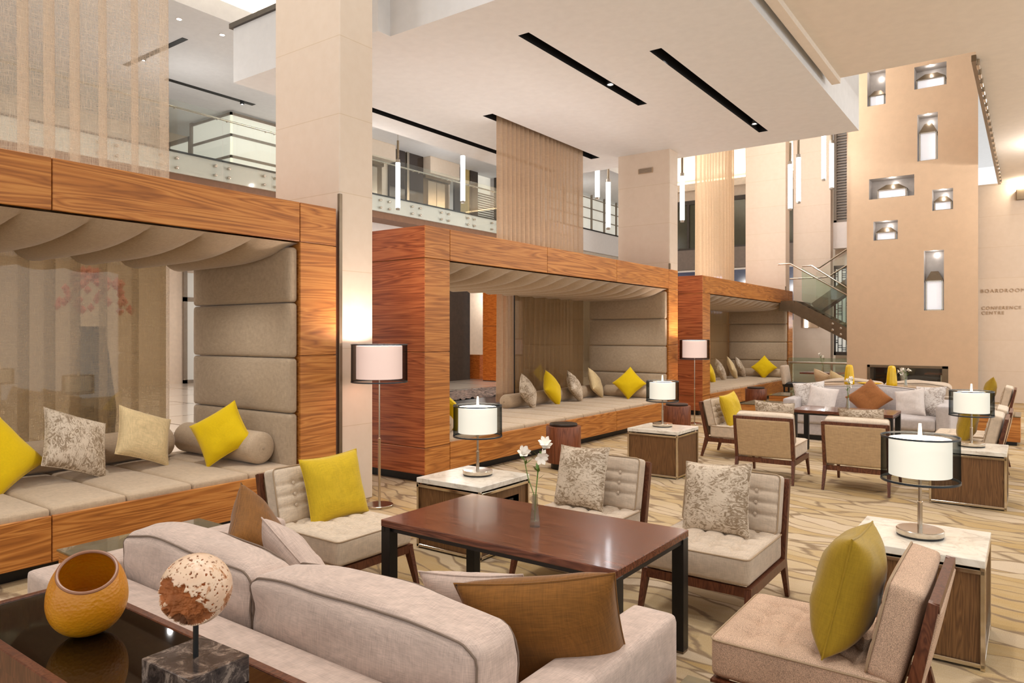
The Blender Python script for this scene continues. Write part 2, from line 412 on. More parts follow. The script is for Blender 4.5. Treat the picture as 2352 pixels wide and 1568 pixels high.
    def cush(s, hx, hy, hz, r, n=10, bulge=(0, 0, 0), T=None, warp=None):
        seen = {}; vs = []; fs = []
        ts = [-1, -.97, -.9] + [-.8 + 1.6 * i / n for i in range(n + 1)] + [.9, .97, 1]
        N = len(ts) - 1
        def vid(p):
            k = tuple(round(x, 4) for x in p)
            if k not in seen:
                q = Vector((p[0] * hx, p[1] * hy, p[2] * hz))
                inn = Vector((max(-hx + r, min(hx - r, q.x)), max(-hy + r, min(hy - r, q.y)), max(-hz + r, min(hz - r, q.z))))
                d = q - inn
                if d.length > 1e-9:
                    # project cube shell to rounded shell
                    w = inn + d.normalized() * r
                    q = w
                bx = bulge[0] * (1 - p[1] ** 2) * (1 - p[2] ** 2) * p[0]; by = bulge[1] * (1 - p[0] ** 2) * (1 - p[2] ** 2) * p[1]
                bz = bulge[2] * (1 - p[0] ** 2) * (1 - p[1] ** 2) * p[2]
                q = q + Vector((bx, by, bz))
                if warp: q = warp(q, p)
                seen[k] = len(vs); vs.append(q)
            return seen[k]
        for ax in range(3):
            for sgn in (-1, 1):
                for i in range(N):
                    for j in range(N):
                        q = []
                        for a, b in ((i, j), (i + 1, j), (i + 1, j + 1), (i, j + 1)):
                            p = [0, 0, 0]; p[ax] = sgn; p[(ax + 1) % 3] = ts[a]; p[(ax + 2) % 3] = ts[b]; q.append(vid(p))
                        fs.append(q)
        return s.add(vs, fs, T)
    def build(s, name, mat, parent=None, smooth=35, label=None):
        me = bpy.data.meshes.new(name); me.from_pydata(s.v, [], s.f); me.update()
        b = bmesh.new(); b.from_mesh(me); bmesh.ops.remove_doubles(b, verts=b.verts, dist=1e-6); bmesh.ops.recalc_face_normals(b, faces=b.faces); b.to_mesh(me); b.free()
        me.materials.append(M[mat] if isinstance(mat, str) else mat)
        if smooth:
            me.shade_smooth(); me.set_sharp_from_angle(angle=R(smooth))
        o = bpy.data.objects.new(name, me); COL.objects.link(o)
        if parent is not None: o.parent = parent
        if label: o['label'] = label
        return o

def tag(o, label=None, cat=None, group=None, kind=None):
    if label: o['label'] = label
    if cat: o['category'] = cat
    if group: o['group'] = group
    if kind: o['kind'] = kind
    return o
def thing(name, label, cat, loc=(0, 0, 0), rz=0, group=None):
    o = bpy.data.objects.new(name, None); COL.objects.link(o); o.empty_display_size = .1
    o.location = loc; o.rotation_euler = (0, 0, rz); return tag(o, label, cat, group)
def struct(name, mb, mat, smooth=0, label=None):
    return tag(mb.build(name, mat, None, smooth), label, None, None, 'structure')
def kids(o): return [x for x in COL.objects if x.parent == o]
KIDS = {}
def dup(o, loc, rz=0, label=None, group=None):
    def cp(a, par):
        c = a.copy(); COL.objects.link(c)
        if par is not None: c.parent = par
        if a.name not in KIDS: KIDS[a.name] = kids(a)
        for ch in KIDS[a.name]: cp(ch, c)
        return c
    r = cp(o, None); r.location = loc; r.rotation_euler = (0, 0, rz)
    if label: r['label'] = label
    if group: r['group'] = group
    return r

# ------------------------------------------------------------------ the setting
struct('floor', MB().box(-7.0, 6, -4, 26, -.1, 0), 'carpet', label='beige carpet with grey brown leaf streaks')
struct('floor_hall', MB().box(-32, -7.0, -6, 42, -.1, 0), 'tile', label='polished pale stone floor with dark inlaid lines')

def slab():
    # hanging ceiling slab with real slots
    xs = sorted({-9.33, -8.75, -8.57, -7.41, -7.2, -6.35, -5.07, -4.91, -3.975, -3.81, -2.49})
    ys = sorted({6.2, 6.8, 7.1, 8.48, 9.36, 10.4, 13.0, 13.06, 13.5, 14.0})
    slots = ((-8.75, -8.57, 6.8, 13.5), (-7.41, -7.2, 9.36, 13.0), (-5.07, -4.91, 7.1, 10.4), (-3.975, -3.81, 8.48, 13.06))
    mb = MB(); z = 5.35
    for i in range(len(xs) - 1):
        for j in range(len(ys) - 1):
            cx, cyy = (xs[i] + xs[i + 1]) / 2, (ys[j] + ys[j + 1]) / 2
            if any(a < cx < b and c < cyy < d for a, b, c, d in slots): continue
            mb.add([(xs[i], ys[j], z), (xs[i + 1], ys[j], z), (xs[i + 1], ys[j + 1], z), (xs[i], ys[j + 1], z)], [(0, 1, 2, 3)])
    # outer faces
    zt = 8.2; zl = 6.13
    mb.add([(-6.35, 6.2, z), (-2.49, 6.2, z), (-2.49, 6.2, zt), (-6.35, 6.2, zt)], [(0, 1, 2, 3)])
    mb.add([(-2.49, 6.2, z), (-2.49, 14, z), (-2.49, 14, zt), (-2.49, 6.2, zt)], [(0, 1, 2, 3)])
    mb.add([(-2.49, 14, z), (-9.33, 14, z), (-9.33, 14, zt), (-2.49, 14, zt)], [(0, 1, 2, 3)])
    mb.add([(-6.35, 6.2, zl), (-6.35, 14, zl), (-6.35, 14, zt), (-6.35, 6.2, zt)], [(0, 1, 2, 3)])
    mb.add([(-6.35, 6.2, zt), (-2.49, 6.2, zt), (-2.49, 14, zt), (-6.35, 14, zt)], [(0, 1, 2, 3)])
    mb.box(-9.33, -6.35, 6.0, 6.2, z, zl)
    mb.box(-9.35, -9.33, 6.0, 14.0, z, zl)
    struct('ceiling', mb, 'ceil', label='wide low ceiling slab with four black slots')
    struct('ceiling_ledge', MB().box(-9.40, -6.33, 5.96, 14, zl, zl + .07), 'dark', label='dark capping on the end of the ceiling slab')
    for k, (a, b, c, d) in enumerate(slots):
        m = MB(); h = .35
        m.box(a - .02, a, c, d, z + .002, z + h); m.box(b, b + .02, c, d, z + .002, z + h)
        m.box(a, b, c - .02, c, z + .002, z + h); m.box(a, b, d, d + .02, z + .002, z + h); m.box(a - .02, b + .02, c - .02, d + .02, z + h, z + h + .02)
        struct('trim_%d' % (k + 1), m, 'slot', label=('black slot in the ceiling slab at its far left', 'black curtain slot in the ceiling slab', 'black light slot in the ceiling slab nearer the curtain', 'black light slot in the ceiling slab at its right')[k])
slab()
def spotlight(x, y, z, label, rz=0, group='spotlights in the ceiling slots'):
    t = thing('spotlight', label, 'spotlight', (x, y, z), rz, group)
    MB().lathe([(.055, .16), (.06, .02), (.048, .0), (.045, .02), (.04, .14)], 20).build('housing', 'black', t)
    MB().lathe([(.0, .018), (.03, .016), (.043, .03), (0, .05)], 20).build('bulb', 'bulb', t)
    MB().cyl(0, 0, .16, .33, .012, 8).build('stem', 'black', t)
    return t
spotlight(-4.99, 9.32, 5.36, 'lit spotlight in the black ceiling slot nearer the curtain')
spotlight(-3.893, 12.54, 5.36, 'lit spotlight at the far end of the right ceiling slot')

# right hand low ceiling
struct('ceiling_right', MB().box(-2.36, -.6, -3, 11.42, 5.5, 6.6).box(-.6, 4.2, -3, 21.7, 5.5, 6.6).box(-2.40, -2.28, -3, 11.42, 5.42, 5.6), 'ceil_warm', label='low warm ceiling over the right of the lounge')
t = thing('track_rail', 'dark slotted rail along the edge of the right ceiling', 'rail', (-.63, 11.6, 5.48))
MB().box(-.03, .03, 0, 9.9, -.05, .04, .004).build('rail', 'bronze', t)
for k in range(22): MB().box(.02, .06, .15 + k * .44, .34 + k * .44, -.07, .03, .004).build('clip', 'chrome', t)
# high ceilings
struct('ceiling_upper', MB().box(-32, -14.4, -6, 42, 8.6, 9.9), 'ceil', label='pinkish ceiling over the upper landing')
struct('ceiling_atrium', MB().box(-14.4, 6, -6, 42, 9.9, 10.1), 'ceil', label='high atrium ceiling')
struct('trim_5', MB().box(-14.4, -14.22, -6, 42, 8.55, 8.95), 'ceil', label='cove lip along the landing ceiling')
c = thing('cove_light', 'long glowing cove light above the landing ceiling edge', 'light', (-14.3, 12, 9.0)); MB().box(-.02, .04, -14, 14, 0, .06, .01).build('diffuser', 'cove', c)
for y in (5, 10, 15, 20): pass
for y in (2, 8, 14, 20): lamp('AREA', (-14.0, y, 9.15), 120, (1, .86, .66), (.3, 5), (R(180), 0, 0))
for x, y, lb in ((-15.06, 8.35, 'small round downlight in the landing ceiling nearer the cove'), (-15.05, 9.37, 'small round downlight in the landing ceiling nearer the slab end')):
    t = thing('downlight', lb, 'downlight', (x, y, 8.585), 0, 'downlights in the landing ceiling')
    MB().lathe([(.07, .014), (.07, 0), (.05, 0), (.05, .012)], 20).build('rim', 'white', t); MB().cyl(0, 0, .002, .012, .05, 20).build('bulb', 'bulb', t)
struct('trim_6', MB().box(-18.98, -18.80, 10.1, 12.8, 8.59, 8.62), 'slot', label='black slot in the landing ceiling along its length')
struct('trim_7', MB().box(-18.8, -15.95, 8.92, 9.06, 8.59, 8.62), 'slot', label='short black slot across the landing ceiling')
spotlight(-17.85, 8.98, 8.50, 'lit spotlight in the slot seen through the near curtain', group='spotlights in the landing ceiling')
t = spotlight(-18.88, 12.4, 8.5, 'spotlight at the end of the long landing ceiling slot', group='spotlights in the landing ceiling')

# walls
struct('wall_right', MB().box(-1.25, 6, 21.7, 22.0, 0, 5.5), 'stone', label='cream stone wall with lettering')
struct('wall_back', MB().box(-5.69, -4.66, 22.0, 22.3, 0, 9.9).box(-4.66, -1.25, 22.6, 22.8, 0, 9.9), 'stone', label='cream stone wall behind the stair')
struct('wall_hall', MB().box(-24.2, -23.9, -6, 42, 0, 5.2), 'wall', label='beige wall at the far side of the hall')
struct('wall_end', MB().box(-32, -7.4, 41, 41.3, 0, 9.9), 'wall', label='far end wall of the hall')
struct('ceiling_hall', MB().box(-24, -16.6, -6, 26, 3.95, 5.2), 'white', label='low white ceiling under the landing')

def letters(txt, x, z, size, label):
    cu = bpy.data.curves.new('lettering', 'FONT'); cu.body = txt; cu.size = size; cu.extrude = .008; cu.space_character = 1.25
    o = bpy.data.objects.new('tmp', cu); COL.objects.link(o)
    bpy.context.view_layer.update()
    me = bpy.data.meshes.new_from_object(o.evaluated_get(bpy.context.evaluated_depsgraph_get()))
    bpy.data.objects.remove(o); me.materials.clear(); me.materials.append(M['bronze_light'])
    q = bpy.data.objects.new('lettering', me); COL.objects.link(q); q.location = (x, 21.688, z); q.rotation_euler = (R(90), 0, 0)
    return tag(q, label, 'sign', 'lettering on the stone wall')
M['bronze_light'] = plain('pale bronze letters', (188, 162, 134), .4, .2)
letters('BOARDROOMS', -1.03, 2.76, .125, 'raised letters BOARDROOMS on the cream stone wall')
letters('CONFERENCE', -1.01, 2.335, .11, 'raised letters CONFERENCE on the cream stone wall')
letters('CENTRE', -1.01, 2.21, .11, 'raised letters CENTRE under the word CONFERENCE')

# ------------------------------------------------------------------ tower with lantern niches
NICHES = [(-3.195, -2.80, 7.20, 8.08), (-2.20, -1.555, 7.41, 7.93), (-2.137, -1.726, 5.727, 6.81), (-3.157, -2.20, 4.95, 5.44),
          (-1.838, -1.428, 4.547, 5.03), (-3.062, -2.542, 3.955, 4.41), (-2.004, -1.606, 2.257, 3.638)]
def tower():
    x0, x1, y, zt = -3.65, -.95, 19.0, 9.9
    hol = NICHES + [(-3.195, -1.521, .30, .975)]
    xs = sorted({x0, x1} | {a for h in hol for a in h[:2]}); zs = sorted({0, zt} | {a for h in hol for a in h[2:]})
    mb = MB()
    for i in range(len(xs) - 1):
        for j in range(len(zs) - 1):
            cx, cz = (xs[i] + xs[i + 1]) / 2, (zs[j] + zs[j + 1]) / 2
            if any(a < cx < b and c < cz < d for a, b, c, d in hol): continue
            mb.add([(xs[i], y, zs[j]), (xs[i + 1], y, zs[j]), (xs[i + 1], y, zs[j + 1]), (xs[i], y, zs[j + 1])], [(0, 1, 2, 3)])
    yb = 21.5
    mb.add([(x0, y, 0), (x0, yb, 0), (x0, yb, zt), (x0, y, zt)], [(0, 1, 2, 3)]); mb.add([(x1, y, 0), (x1 - .14, yb, 0), (x1 - .14, yb, zt), (x1, y, zt)], [(0, 1, 2, 3)])
    mb.add([(x0, yb, 1.2), (x1 - .14, yb, 1.2), (x1 - .14, yb, zt), (x0, yb, zt)], [(0, 1, 2, 3)])
    struct('wall_tower', mb, 'tower', label='tall tan tower wall with seven lantern niches')
    where = ['top left, cut by the ceiling', 'top right, the wide one under the ceiling', 'right of centre below the wide top one', 'left of centre, in the widest niche',
             'small square niche right of the widest one', 'small square niche low on the left', 'lowest on the tower, the tallest one']
    for k, (a, b, c, d) in enumerate(NICHES):
        m = MB(); dp = .42
        m.add([(a, y, c), (b, y, c), (b, y + dp, c), (a, y + dp, c), (a, y, d), (b, y, d), (b, y + dp, d), (a, y + dp, d)],
              [(0, 1, 2, 3), (4, 5, 6, 7), (0, 3, 7, 4), (1, 2, 6, 5), (3, 2, 6, 7)])
        struct('trim_%d' % (20 + k), m, 'tower_niche', label='silvery lined niche in the tower')
        w = (b - a); lw = min(w * .8, .40 if w < .6 else w * .62) if k != 1 else w * .86
        h = d - c; bh = h * (.50 if k == 6 else .62 if k == 2 else .30 if k == 0 else .44); rh = min(.22, h * .26)
        if k == 0: rh = .13
        t = thing('lantern', 'metal lantern with a glowing pane, ' + where[k], 'lantern', ((a + b) / 2, y + .22, c), 0, 'lanterns in the tower niches')
        e = lw / 2; q = .13; f = MB()
        for sx in (-1, 1):
            for sy in (-1, 1): f.box(sx * e - .012, sx * e + .012, sy * q - .012, sy * q + .012, 0, bh)
        for z in (0, bh - .025):
            f.box(-e, e, -q - .012, -q + .012, z, z + .025); f.box(-e, e, q - .012, q + .012, z, z + .025)
            f.box(-e - .012, -e + .012, -q, q, z, z + .025); f.box(e - .012, e + .012, -q, q, z, z + .025)
        f.build('frame', 'chrome', t)
        MB().box(-e + .014, e - .014, -q + .02, q - .02, .015, bh - .02).build('pane', 'pane', t)
        MB().hexa([(-e - .02, -q - .02, bh), (e + .02, -q - .02, bh), (e + .02, q + .02, bh), (-e - .02, q + .02, bh),
                   (-e * .45, -q * .4, bh + rh), (e * .45, -q * .4, bh + rh), (e * .45, q * .4, bh + rh), (-e * .45, q * .4, bh + rh)]).build('roof', 'bronze', t, 0)
        lamp('POINT', ((a + b) / 2, y + .1, d - .05), 1.6, (1, .95, .9), .012)
    # pass through opening
    m = MB(); a, b, c, d = -3.195, -1.521, .30, .975
    for p in ((a, a + .06, c, d), (b - .12, b, c, d)): m.box(p[0], p[1], y - .012, y + .5, p[2], p[3], .003)
    m.box(a, b, y - .012, y + .5, d - .06, d, .003)
    struct('window_1', m, 'bronze', label='bronze framed opening low in the tower')
    MB().box(a, b, y + .38, y + .385, c, d).build('pane', 'glass', bpy.data.objects['window_1'])
tower()
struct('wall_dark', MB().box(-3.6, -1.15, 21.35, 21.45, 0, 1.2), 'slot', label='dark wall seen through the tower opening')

lamp('POINT', (-2.35, 20.0, 1.12), 7, (1, .95, .9), .03)  # fill point added to light the inside of the tower opening
# ------------------------------------------------------------------ stone columns
def column(n, x0, x1, y0, y1, label):
    o = struct('wall_column_%d' % n, MB().box(x0, x1, y0, y1, 0, 9.9, .01), 'stone', label=label)
    MB().box(x1 - .02, x1 + .012, y0 - .012, y0 + .03, .03, 3.1, .004).build('corner_guard', 'bronze', o)
column(1, -6.6, -5.56, 4.735, 5.18, 'cream stone column between the first two alcoves')
column(2, -6.87, -5.74, 13.17, 13.57, 'cream stone column between the second and third alcove')
column(3, -6.93, -5.76, 21.46, 21.86, 'cream stone column beyond the third alcove')
t = thing('air_vent', 'small grey vent high on the second column', 'vent', (-6.25, 13.16, 4.98))
MB().box(-.16, .16, -.012, .004, -.05, .05, .004).build('frame', 'bronze_light', t)
for k in range(5): MB().box(-.14, .14, -.018, -.01, -.04 + k * .018, -.03 + k * .018).build('slat', 'grey_frame', t)

# ------------------------------------------------------------------ alcoves (walnut pavilions)
XF, XB = -5.55, -7.25
def padded(name, t, y, yn, z0, z1, n, x0, x1):
    h = (z1 - z0) / n
    for k in range(n):
        MB().cush((x1 - x0) / 2, .05, h / 2 - .002, .035, 6, (0, .03, 0), Matrix.Translation(((x0 + x1) / 2, y + yn * .05, z0 + h * (k + .5)))).build('padded_panel', 'taupe', t)
def alcove(y0, y1, label, near_side=True):
    L = y1 - y0; t = thing('seating_alcove', label, 'alcove', (0, y0, 0), 0, 'walnut seating alcoves')
    s = .435; zb, zt, zh = .10, 2.945, 2.57
    X0, X1 = XB, XF
    MB().box(X0 + .1, X1 - .12, .08, L - .08, 0, zb + .02).build('plinth', 'black', t)
    core = MB()
    core.box(X0, X1 - .02, .02, s - .01, zb, zt - .02).box(X0, X1 - .02, L - s + .01, L - .02, zb, zt - .02).box(X0, X1 - .02, s, L - s, zh + .06, zt - .02).box(X0, X1 - .02, s, L - s, zb, .36)
    core.build('carcass', 'walnut', t)
    g = .004; rows = ((zb, .41), (.41, 1.5), (1.5, 2.57), (2.57, zt))
    for a, b in rows:
        MB().box(X1 - .03, X1, g, s - g, a + g, b - g, .004).build('post_panel', 'walnut', t)
        MB().box(X1 - .03, X1, L - s + g, L - g, a + g, b - g, .004).build('post_panel', 'walnut', t)
        MB().box(X0, X1 - .006, 0, .03, a + g, b - g, .004).build('side_panel', 'walnut_red', t)
        MB().box(X0, X1 - .006, L - .03, L, a + g, b - g, .004).build('side_panel', 'walnut_red', t)
    w = (L - 2 * s) / 3
    for k in range(3):
        MB().box(X1 - .03, X1, s + k * w + g, s + (k + 1) * w - g, zh + g, zt - g, .004).build('header_panel', 'walnut', t)
        MB().box(X1 - .03, X1, s + k * w + g, s + (k + 1) * w - g, zb + g, .43, .004).build('base_panel', 'walnut', t)
    MB().box(X0, X1 - .03, .03, L - .03, zt - .02, zt - .005).build('roof_board', 'walnut', t)
    # upholstery
    padded('p', t, L - s, -1, .44, 2.52, 4, X0 + .02, X1 - .03)
    padded('p', t, s - .085, 1, .44, 2.52, 4, X0 + .02, X1 - .03)
    n = max(1, round((L - 2 * s) / .53)); q = (L - 2 * s) / n
    for k in range(n):
        MB().cush((X1 - X0) / 2 - .02, q / 2 - .001, .055, .03, 6, (0, 0, .022), Matrix.Translation(((X0 + X1) / 2, s + q * (k + .5), .425))).build('seat_pad', 'taupe_seat', t)
    # draped canopy
    m = round((L - 2 * s) / .465); q = (L - 2 * s) / m
    def dr(u, v):
        y = s + v * (L - 2 * s); ph = (v * m) % 1.0
        if v >= 1: ph = 0
        d = 1 - math.exp(-u * (X1 - X0) / .22)
        sag = (1 - (2 * ph - 1) ** 2) ** .8 if 0 < ph < 1 else 0
        return (X1 - .035 - u * (X1 - X0 - .05), y, zh - .01 - d * (.05 + .15 * sag * (1.15 - .3 * ph)))
    MB().grid(dr, 18, m * 12).build('draped_canopy', 'taupe', t, 50)
    return t, s
def glass_back(t, a, b):
    MB().box(XB + .005, XB + .017, a, b, .42, 2.62).build('glass_back', 'tinted_glass', t)
    MB().box(XB, XB + .02, a - .01, a, .42, 2.62).build('glass_edge', 'black', t)
t, s = alcove(-2.48, 4.69, 'nearest walnut seating alcove at the left edge'); glass_back(t, .6, 6.35)
t, s = alcove(5.96, 13.13, 'middle walnut seating alcove between two stone columns'); glass_back(t, 4.08, 6.72)
t, s = alcove(14.42, 21.40, 'farthest walnut seating alcove before the stair'); glass_back(t, .45, 6.5)

def bolster(p, q, r, label, group):
    p, q = Vector(p), Vector(q); d = q - p; L = d.length
    T = Matrix.Translation(p) @ d.to_track_quat('Z', 'Y').to_matrix().to_4x4()
    t = thing('bolster', label, 'bolster', (0, 0, 0), 0, group)
    prof = [(.0, -.012)] + [(r * math.sin(a), .05 - .062 * math.cos(a)) for a in (.3, .6, .9, 1.2, 1.45)] + [(r, .08), (r * 1.02, L / 2), (r, L - .08)] + [(r * math.sin(a), L - .05 + .062 * math.cos(a)) for a in (1.45, 1.2, .9, .6, .3)] + [(.0, L + .012)]
    MB().lathe(prof, 32, T).build('cover', 'taupe_seat', t, 60)
    MB().lathe([(.0, -.02), (.012, -.018), (.014, -.008), (0, -.006)], 12, T).build('button', 'taupe', t)
    return t
G1, G2, G3 = 'bolsters in the nearest alcove', 'bolsters in the middle alcove', 'bolsters in the farthest alcove'
bolster((-5.76, 4.0, .645), (-7.1, 4.0, .645), .15, 'round bolster against the padded end wall of the nearest alcove', G1)
bolster((-7.02, .9, .63), (-7.02, 3.8, .63), .14, 'long bolster lying behind the cushions of the nearest alcove', G1)
bolster((-6.95, 9.35, .60), (-6.95, 12.4, .60), .12, 'long bolster along the back glass of the middle alcove', G2)
bolster((-5.85, 12.47, .60), (-6.8, 12.47, .60), .115, 'bolster against the padded end of the middle alcove, behind a yellow cushion', G2)
bolster((-5.75, 6.62, .60), (-7.0, 6.62, .60), .115, 'bolster at the near end of the middle alcove, behind a lamp', G2)
bolster((-5.7, 20.78, .60), (-7.0, 20.78, .60), .125, 'bolster against the far padded end of the farthest alcove', G3)
bolster((-5.62, 14.99, .60), (-7.0, 14.99, .60), .12, 'bolster at the near end of the farthest alcove', G3)

# ------------------------------------------------------------------ curtains
def curtain(y0, y1, z0, z1, folds, amp, mat, label, x=-7.37, seed=0, flat=0, back=.02):
    rnd = random.Random(seed); ph = [rnd.random() * 6.28 for _ in range(4)]
    t = thing('sheer_curtain', label, 'curtain', (x, y0, z0), 0, 'sheer curtains behind the alcoves')
    n = folds * 22; H = z1 - z0; L = y1 - y0
    def f(u, v):
        w = 2 * PI * folds * (u + .012 * math.sin(5 * u + ph[0]) + .02 * math.sin(11 * u + ph[1]))
        a = math.sin(w); 
        if flat: a = (abs(a) ** flat) * (1 if a > 0 else -1); a = max(a, -.2) 
        A = amp * (.75 + .25 * math.sin(7 * u + ph[2])) * (1 - .25 * v)
        return (A * math.sin(w + .9), u * L + back * math.sin(w) + .02 * math.sin(4 * v + ph[3]) * (1 - v), v * H)
    MB().grid(f, n, 10).build('drape', mat, t, 60)
    MB().grid(lambda u, v: tuple(a + b for a, b in zip(f(u, v * .14 / H), (.004, 0, 0))), n, 1).build('hem', mat, t, 60)
    return t
curtain(1.0, 3.96, .28, 9.88, 12, .07, 'sheer_near', 'tall translucent sheer curtain behind the nearest alcove', seed=2, back=.088)
curtain(9.70, 12.52, .55, 5.6, 19, .065, 'sheer_mid', 'pleated sheer curtain hanging from a ceiling slot behind the middle alcove', x=-7.36, seed=5, back=.012)
curtain(18.60, 21.62, .28, 9.88, 12, .06, 'sheer_far', 'pale pleated sheer curtain behind the farthest alcove', seed=9)

# ------------------------------------------------------------------ upper landing
struct('floor_landing', MB().box(-24, -15.8, -6, 26, 5.40, 5.88), 'white', label='white edge of the upper landing')
struct('trim_13', MB().box(-24, -15.86, -6, 26, 5.2, 5.4), 'orange_brown', label='brown soffit under the landing edge')
struct('trim_8', MB().box(-15.84, -15.76, -6, 26, 5.86, 5.90), 'black', label='thin black line along the landing edge')
def balustrade():
    t = thing('glass_balustrade', 'glass balustrade with steel handrail along the upper landing', 'balustrade', (-15.72, 0, 0))
    ys = [4.55, 5.86, 7.17, 8.49, 9.8, 11.137, 12.48, 13.81, 15.153, 16.509, 17.879, 19.246, 20.616, 21.98, 23.3]
    for a, b in zip(ys[:-1], ys[1:]):
        p = MB().box(-.01, .01, a + .01, b - .01, 5.36, 7.02).build('glass_panel', 'glass', t)
        for yy in (a + .18, b - .18):
            for z in (5.5, 5.72):
                MB().lathe([(.035, -.06), (.035, .02), (.02, .028)], 12, Matrix.Translation((0, yy, z)) @ Matrix.Rotation(R(90), 4, 'Y')).build('bolt', 'chrome', p)
    h = MB().tube([(-.05, 4.5, 6.88), (-.05, 23.3, 6.88)], .025, 10).build('handrail', 'chrome', t)
    for y in ys: MB().box(-.05, .0, y - .14, y - .12, 6.83, 6.86).box(-.05, .0, y + .12, y + .14, 6.83, 6.86).build('bracket', 'chrome', h)
balustrade()
# lit glass box behind the landing
def cabin():
    x1, y0 = -19.93, 12.71
    t = thing('lit_glass_room', 'backlit white glass room with bronze bands on the landing', 'room', (x1, y0, 5.88))
    # two faces meeting at the near corner: one runs to -X, one to +X,+Y
    a = Vector((-20.9, 12.0, 0)) - Vector((x1, y0, 0)); b = Vector((-17.6, 14.4, 0)) - Vector((x1, y0, 0))
    for nm, d in (('left', Vector((-2.2, 0, 0))), ('right', Vector((0, 3.6, 0)))):
        for k in range(4):
            z0, z1 = k * .66, (k + 1) * .66
            m = MB(); P = [Vector((0, 0, 0)), d]
            if nm == 'left': m.box(d.x, 0, 0, .05, z0, z1)
            else: m.box(-.05, 0, 0, d.y, z0, z1)
            m.build('panel', 'backlit', t)
            m = MB()
            if nm == 'left': m.box(d.x - .05, .03, -.03, .03, z1 - .05, z1 + .03)
            else: m.box(-.03, .03, -.03, d.y, z1 - .05, z1 + .03)
            m.build('band', 'grey_frame', t)
    for p in ((-2.2, 0), (0, 3.6)): MB().box(p[0] - .06, p[0] + .06, p[1] - .06, p[1] + .06, 0, 2.7).build('post', 'grey_frame', t)
    MB().box(-3.6, -2.3, 0, .06, 0, 2.2).build('door_panel', 'backlit', t); MB().box(-3.7, -2.2, -.03, .03, 2.15, 2.3).box(-2.4, -2.25, -.03, .03, 0, 2.3).box(-3.7, -3.55, -.03, .03, 0, 2.3).build('door_frame', 'grey_frame', t)
cabin()
struct('wall_landing', MB().box(-19.5, -19.2, 14.9, 22.1, 5.88, 8.6).box(-24, -23.8, -6, 26, 5.88, 8.6), 'stone', label='stone lift wall on the upper landing')
struct('trim_9', MB().box(-19.2, -18.75, 14.9, 18.6, 8.0, 8.6, .01), 'stone', label='stone block above the first lift door')
struct('trim_10', MB().box(-19.2, -18.75, 20.46, 22.2, 7.95, 8.6, .01), 'stone', label='stone block above the second lift door')
def lift_door(n, y0, y1, lab):
    o = struct('door_%d' % n, MB().box(-19.22, -19.17, y0, y1, 5.88, 7.95), 'bronze', label=lab)
    for a, b in ((y0 + .25, (y0 + y1) / 2 - .01), ((y0 + y1) / 2 + .01, y1 - .25)):
        MB().box(-19.18, -19.15, a, b, 5.9, 7.75).build('door_leaf', 'chrome', o)
    MB().box(-19.18, -19.05, y0, y1, 7.8, 7.95, .01).build('door_head', 'bronze', o)
lift_door(1, 16.4, 18.3, 'bronze lift door beside the dark glass panels'); lift_door(2, 20.5, 22.0, 'bronze lift door nearer the pleated curtain')
o = struct('trim_11', MB().box(-19.2, -19.1, 18.62, 19.42, 5.88, 8.6).box(-19.2, -19.1, 19.66, 20.42, 5.88, 8.6), 'dark_glass', label='dark glass panels between the lift doors')
MB().box(-19.12, -19.05, 19.48, 19.6, 6.2, 8.6).build('call_column', 'chrome', o)
t = thing('lobby_partition', 'dark framed glass partition with lit louvres beside the lifts', 'partition', (-19.1, 22.25, 5.88))
MB().box(-.05, .05, 0, .35, 0, 2.72).box(-.05, .05, 1.0, 1.5, 0, 2.72).box(-.05, .05, 2.75, 3.0, 0, 2.72).build('frame', 'dark', t)
MB().box(-.02, .0, .35, 1.0, 0, 2.72).build('tan_pane', plain('tan lit pane', (190, 168, 110), .3), t)
MB().box(-.3, -.25, 1.5, 2.75, 0, 2.72).build('lit_panel', 'backlit', t)
for k in range(14): MB().box(-.03, .03, 1.5, 2.75, .55 + k * .1, .585 + k * .1).build('louvre', 'dark', t)
# glazed office further along
def office():
    t = thing('glazed_office', 'lit glazed office wall with grey mullions seen right of the pleated curtain', 'office', (-17.6, 28, 5.8))
    MB().box(-.2, .02, -1, 9, 0, 1.05).build('fascia', 'white', t)
    MB().box(-.4, -.35, -1, 9, 1.05, 4.0).build('back_panel', 'backlit', t)
    for k in range(5): MB().box(-.05, .04, -1, 9, 1.6 + k * .5, 1.63 + k * .5).build('rail', 'grey_frame', t)
    for k in range(8): MB().box(-.05, .05, -1 + k * 1.3, -.955 + k * 1.3, 1.05, 4.0).build('mullion', 'grey_frame', t)
    MB().box(-.02, .05, -1, 9, 1.03, 1.09).build('edge', 'black', t)
office()
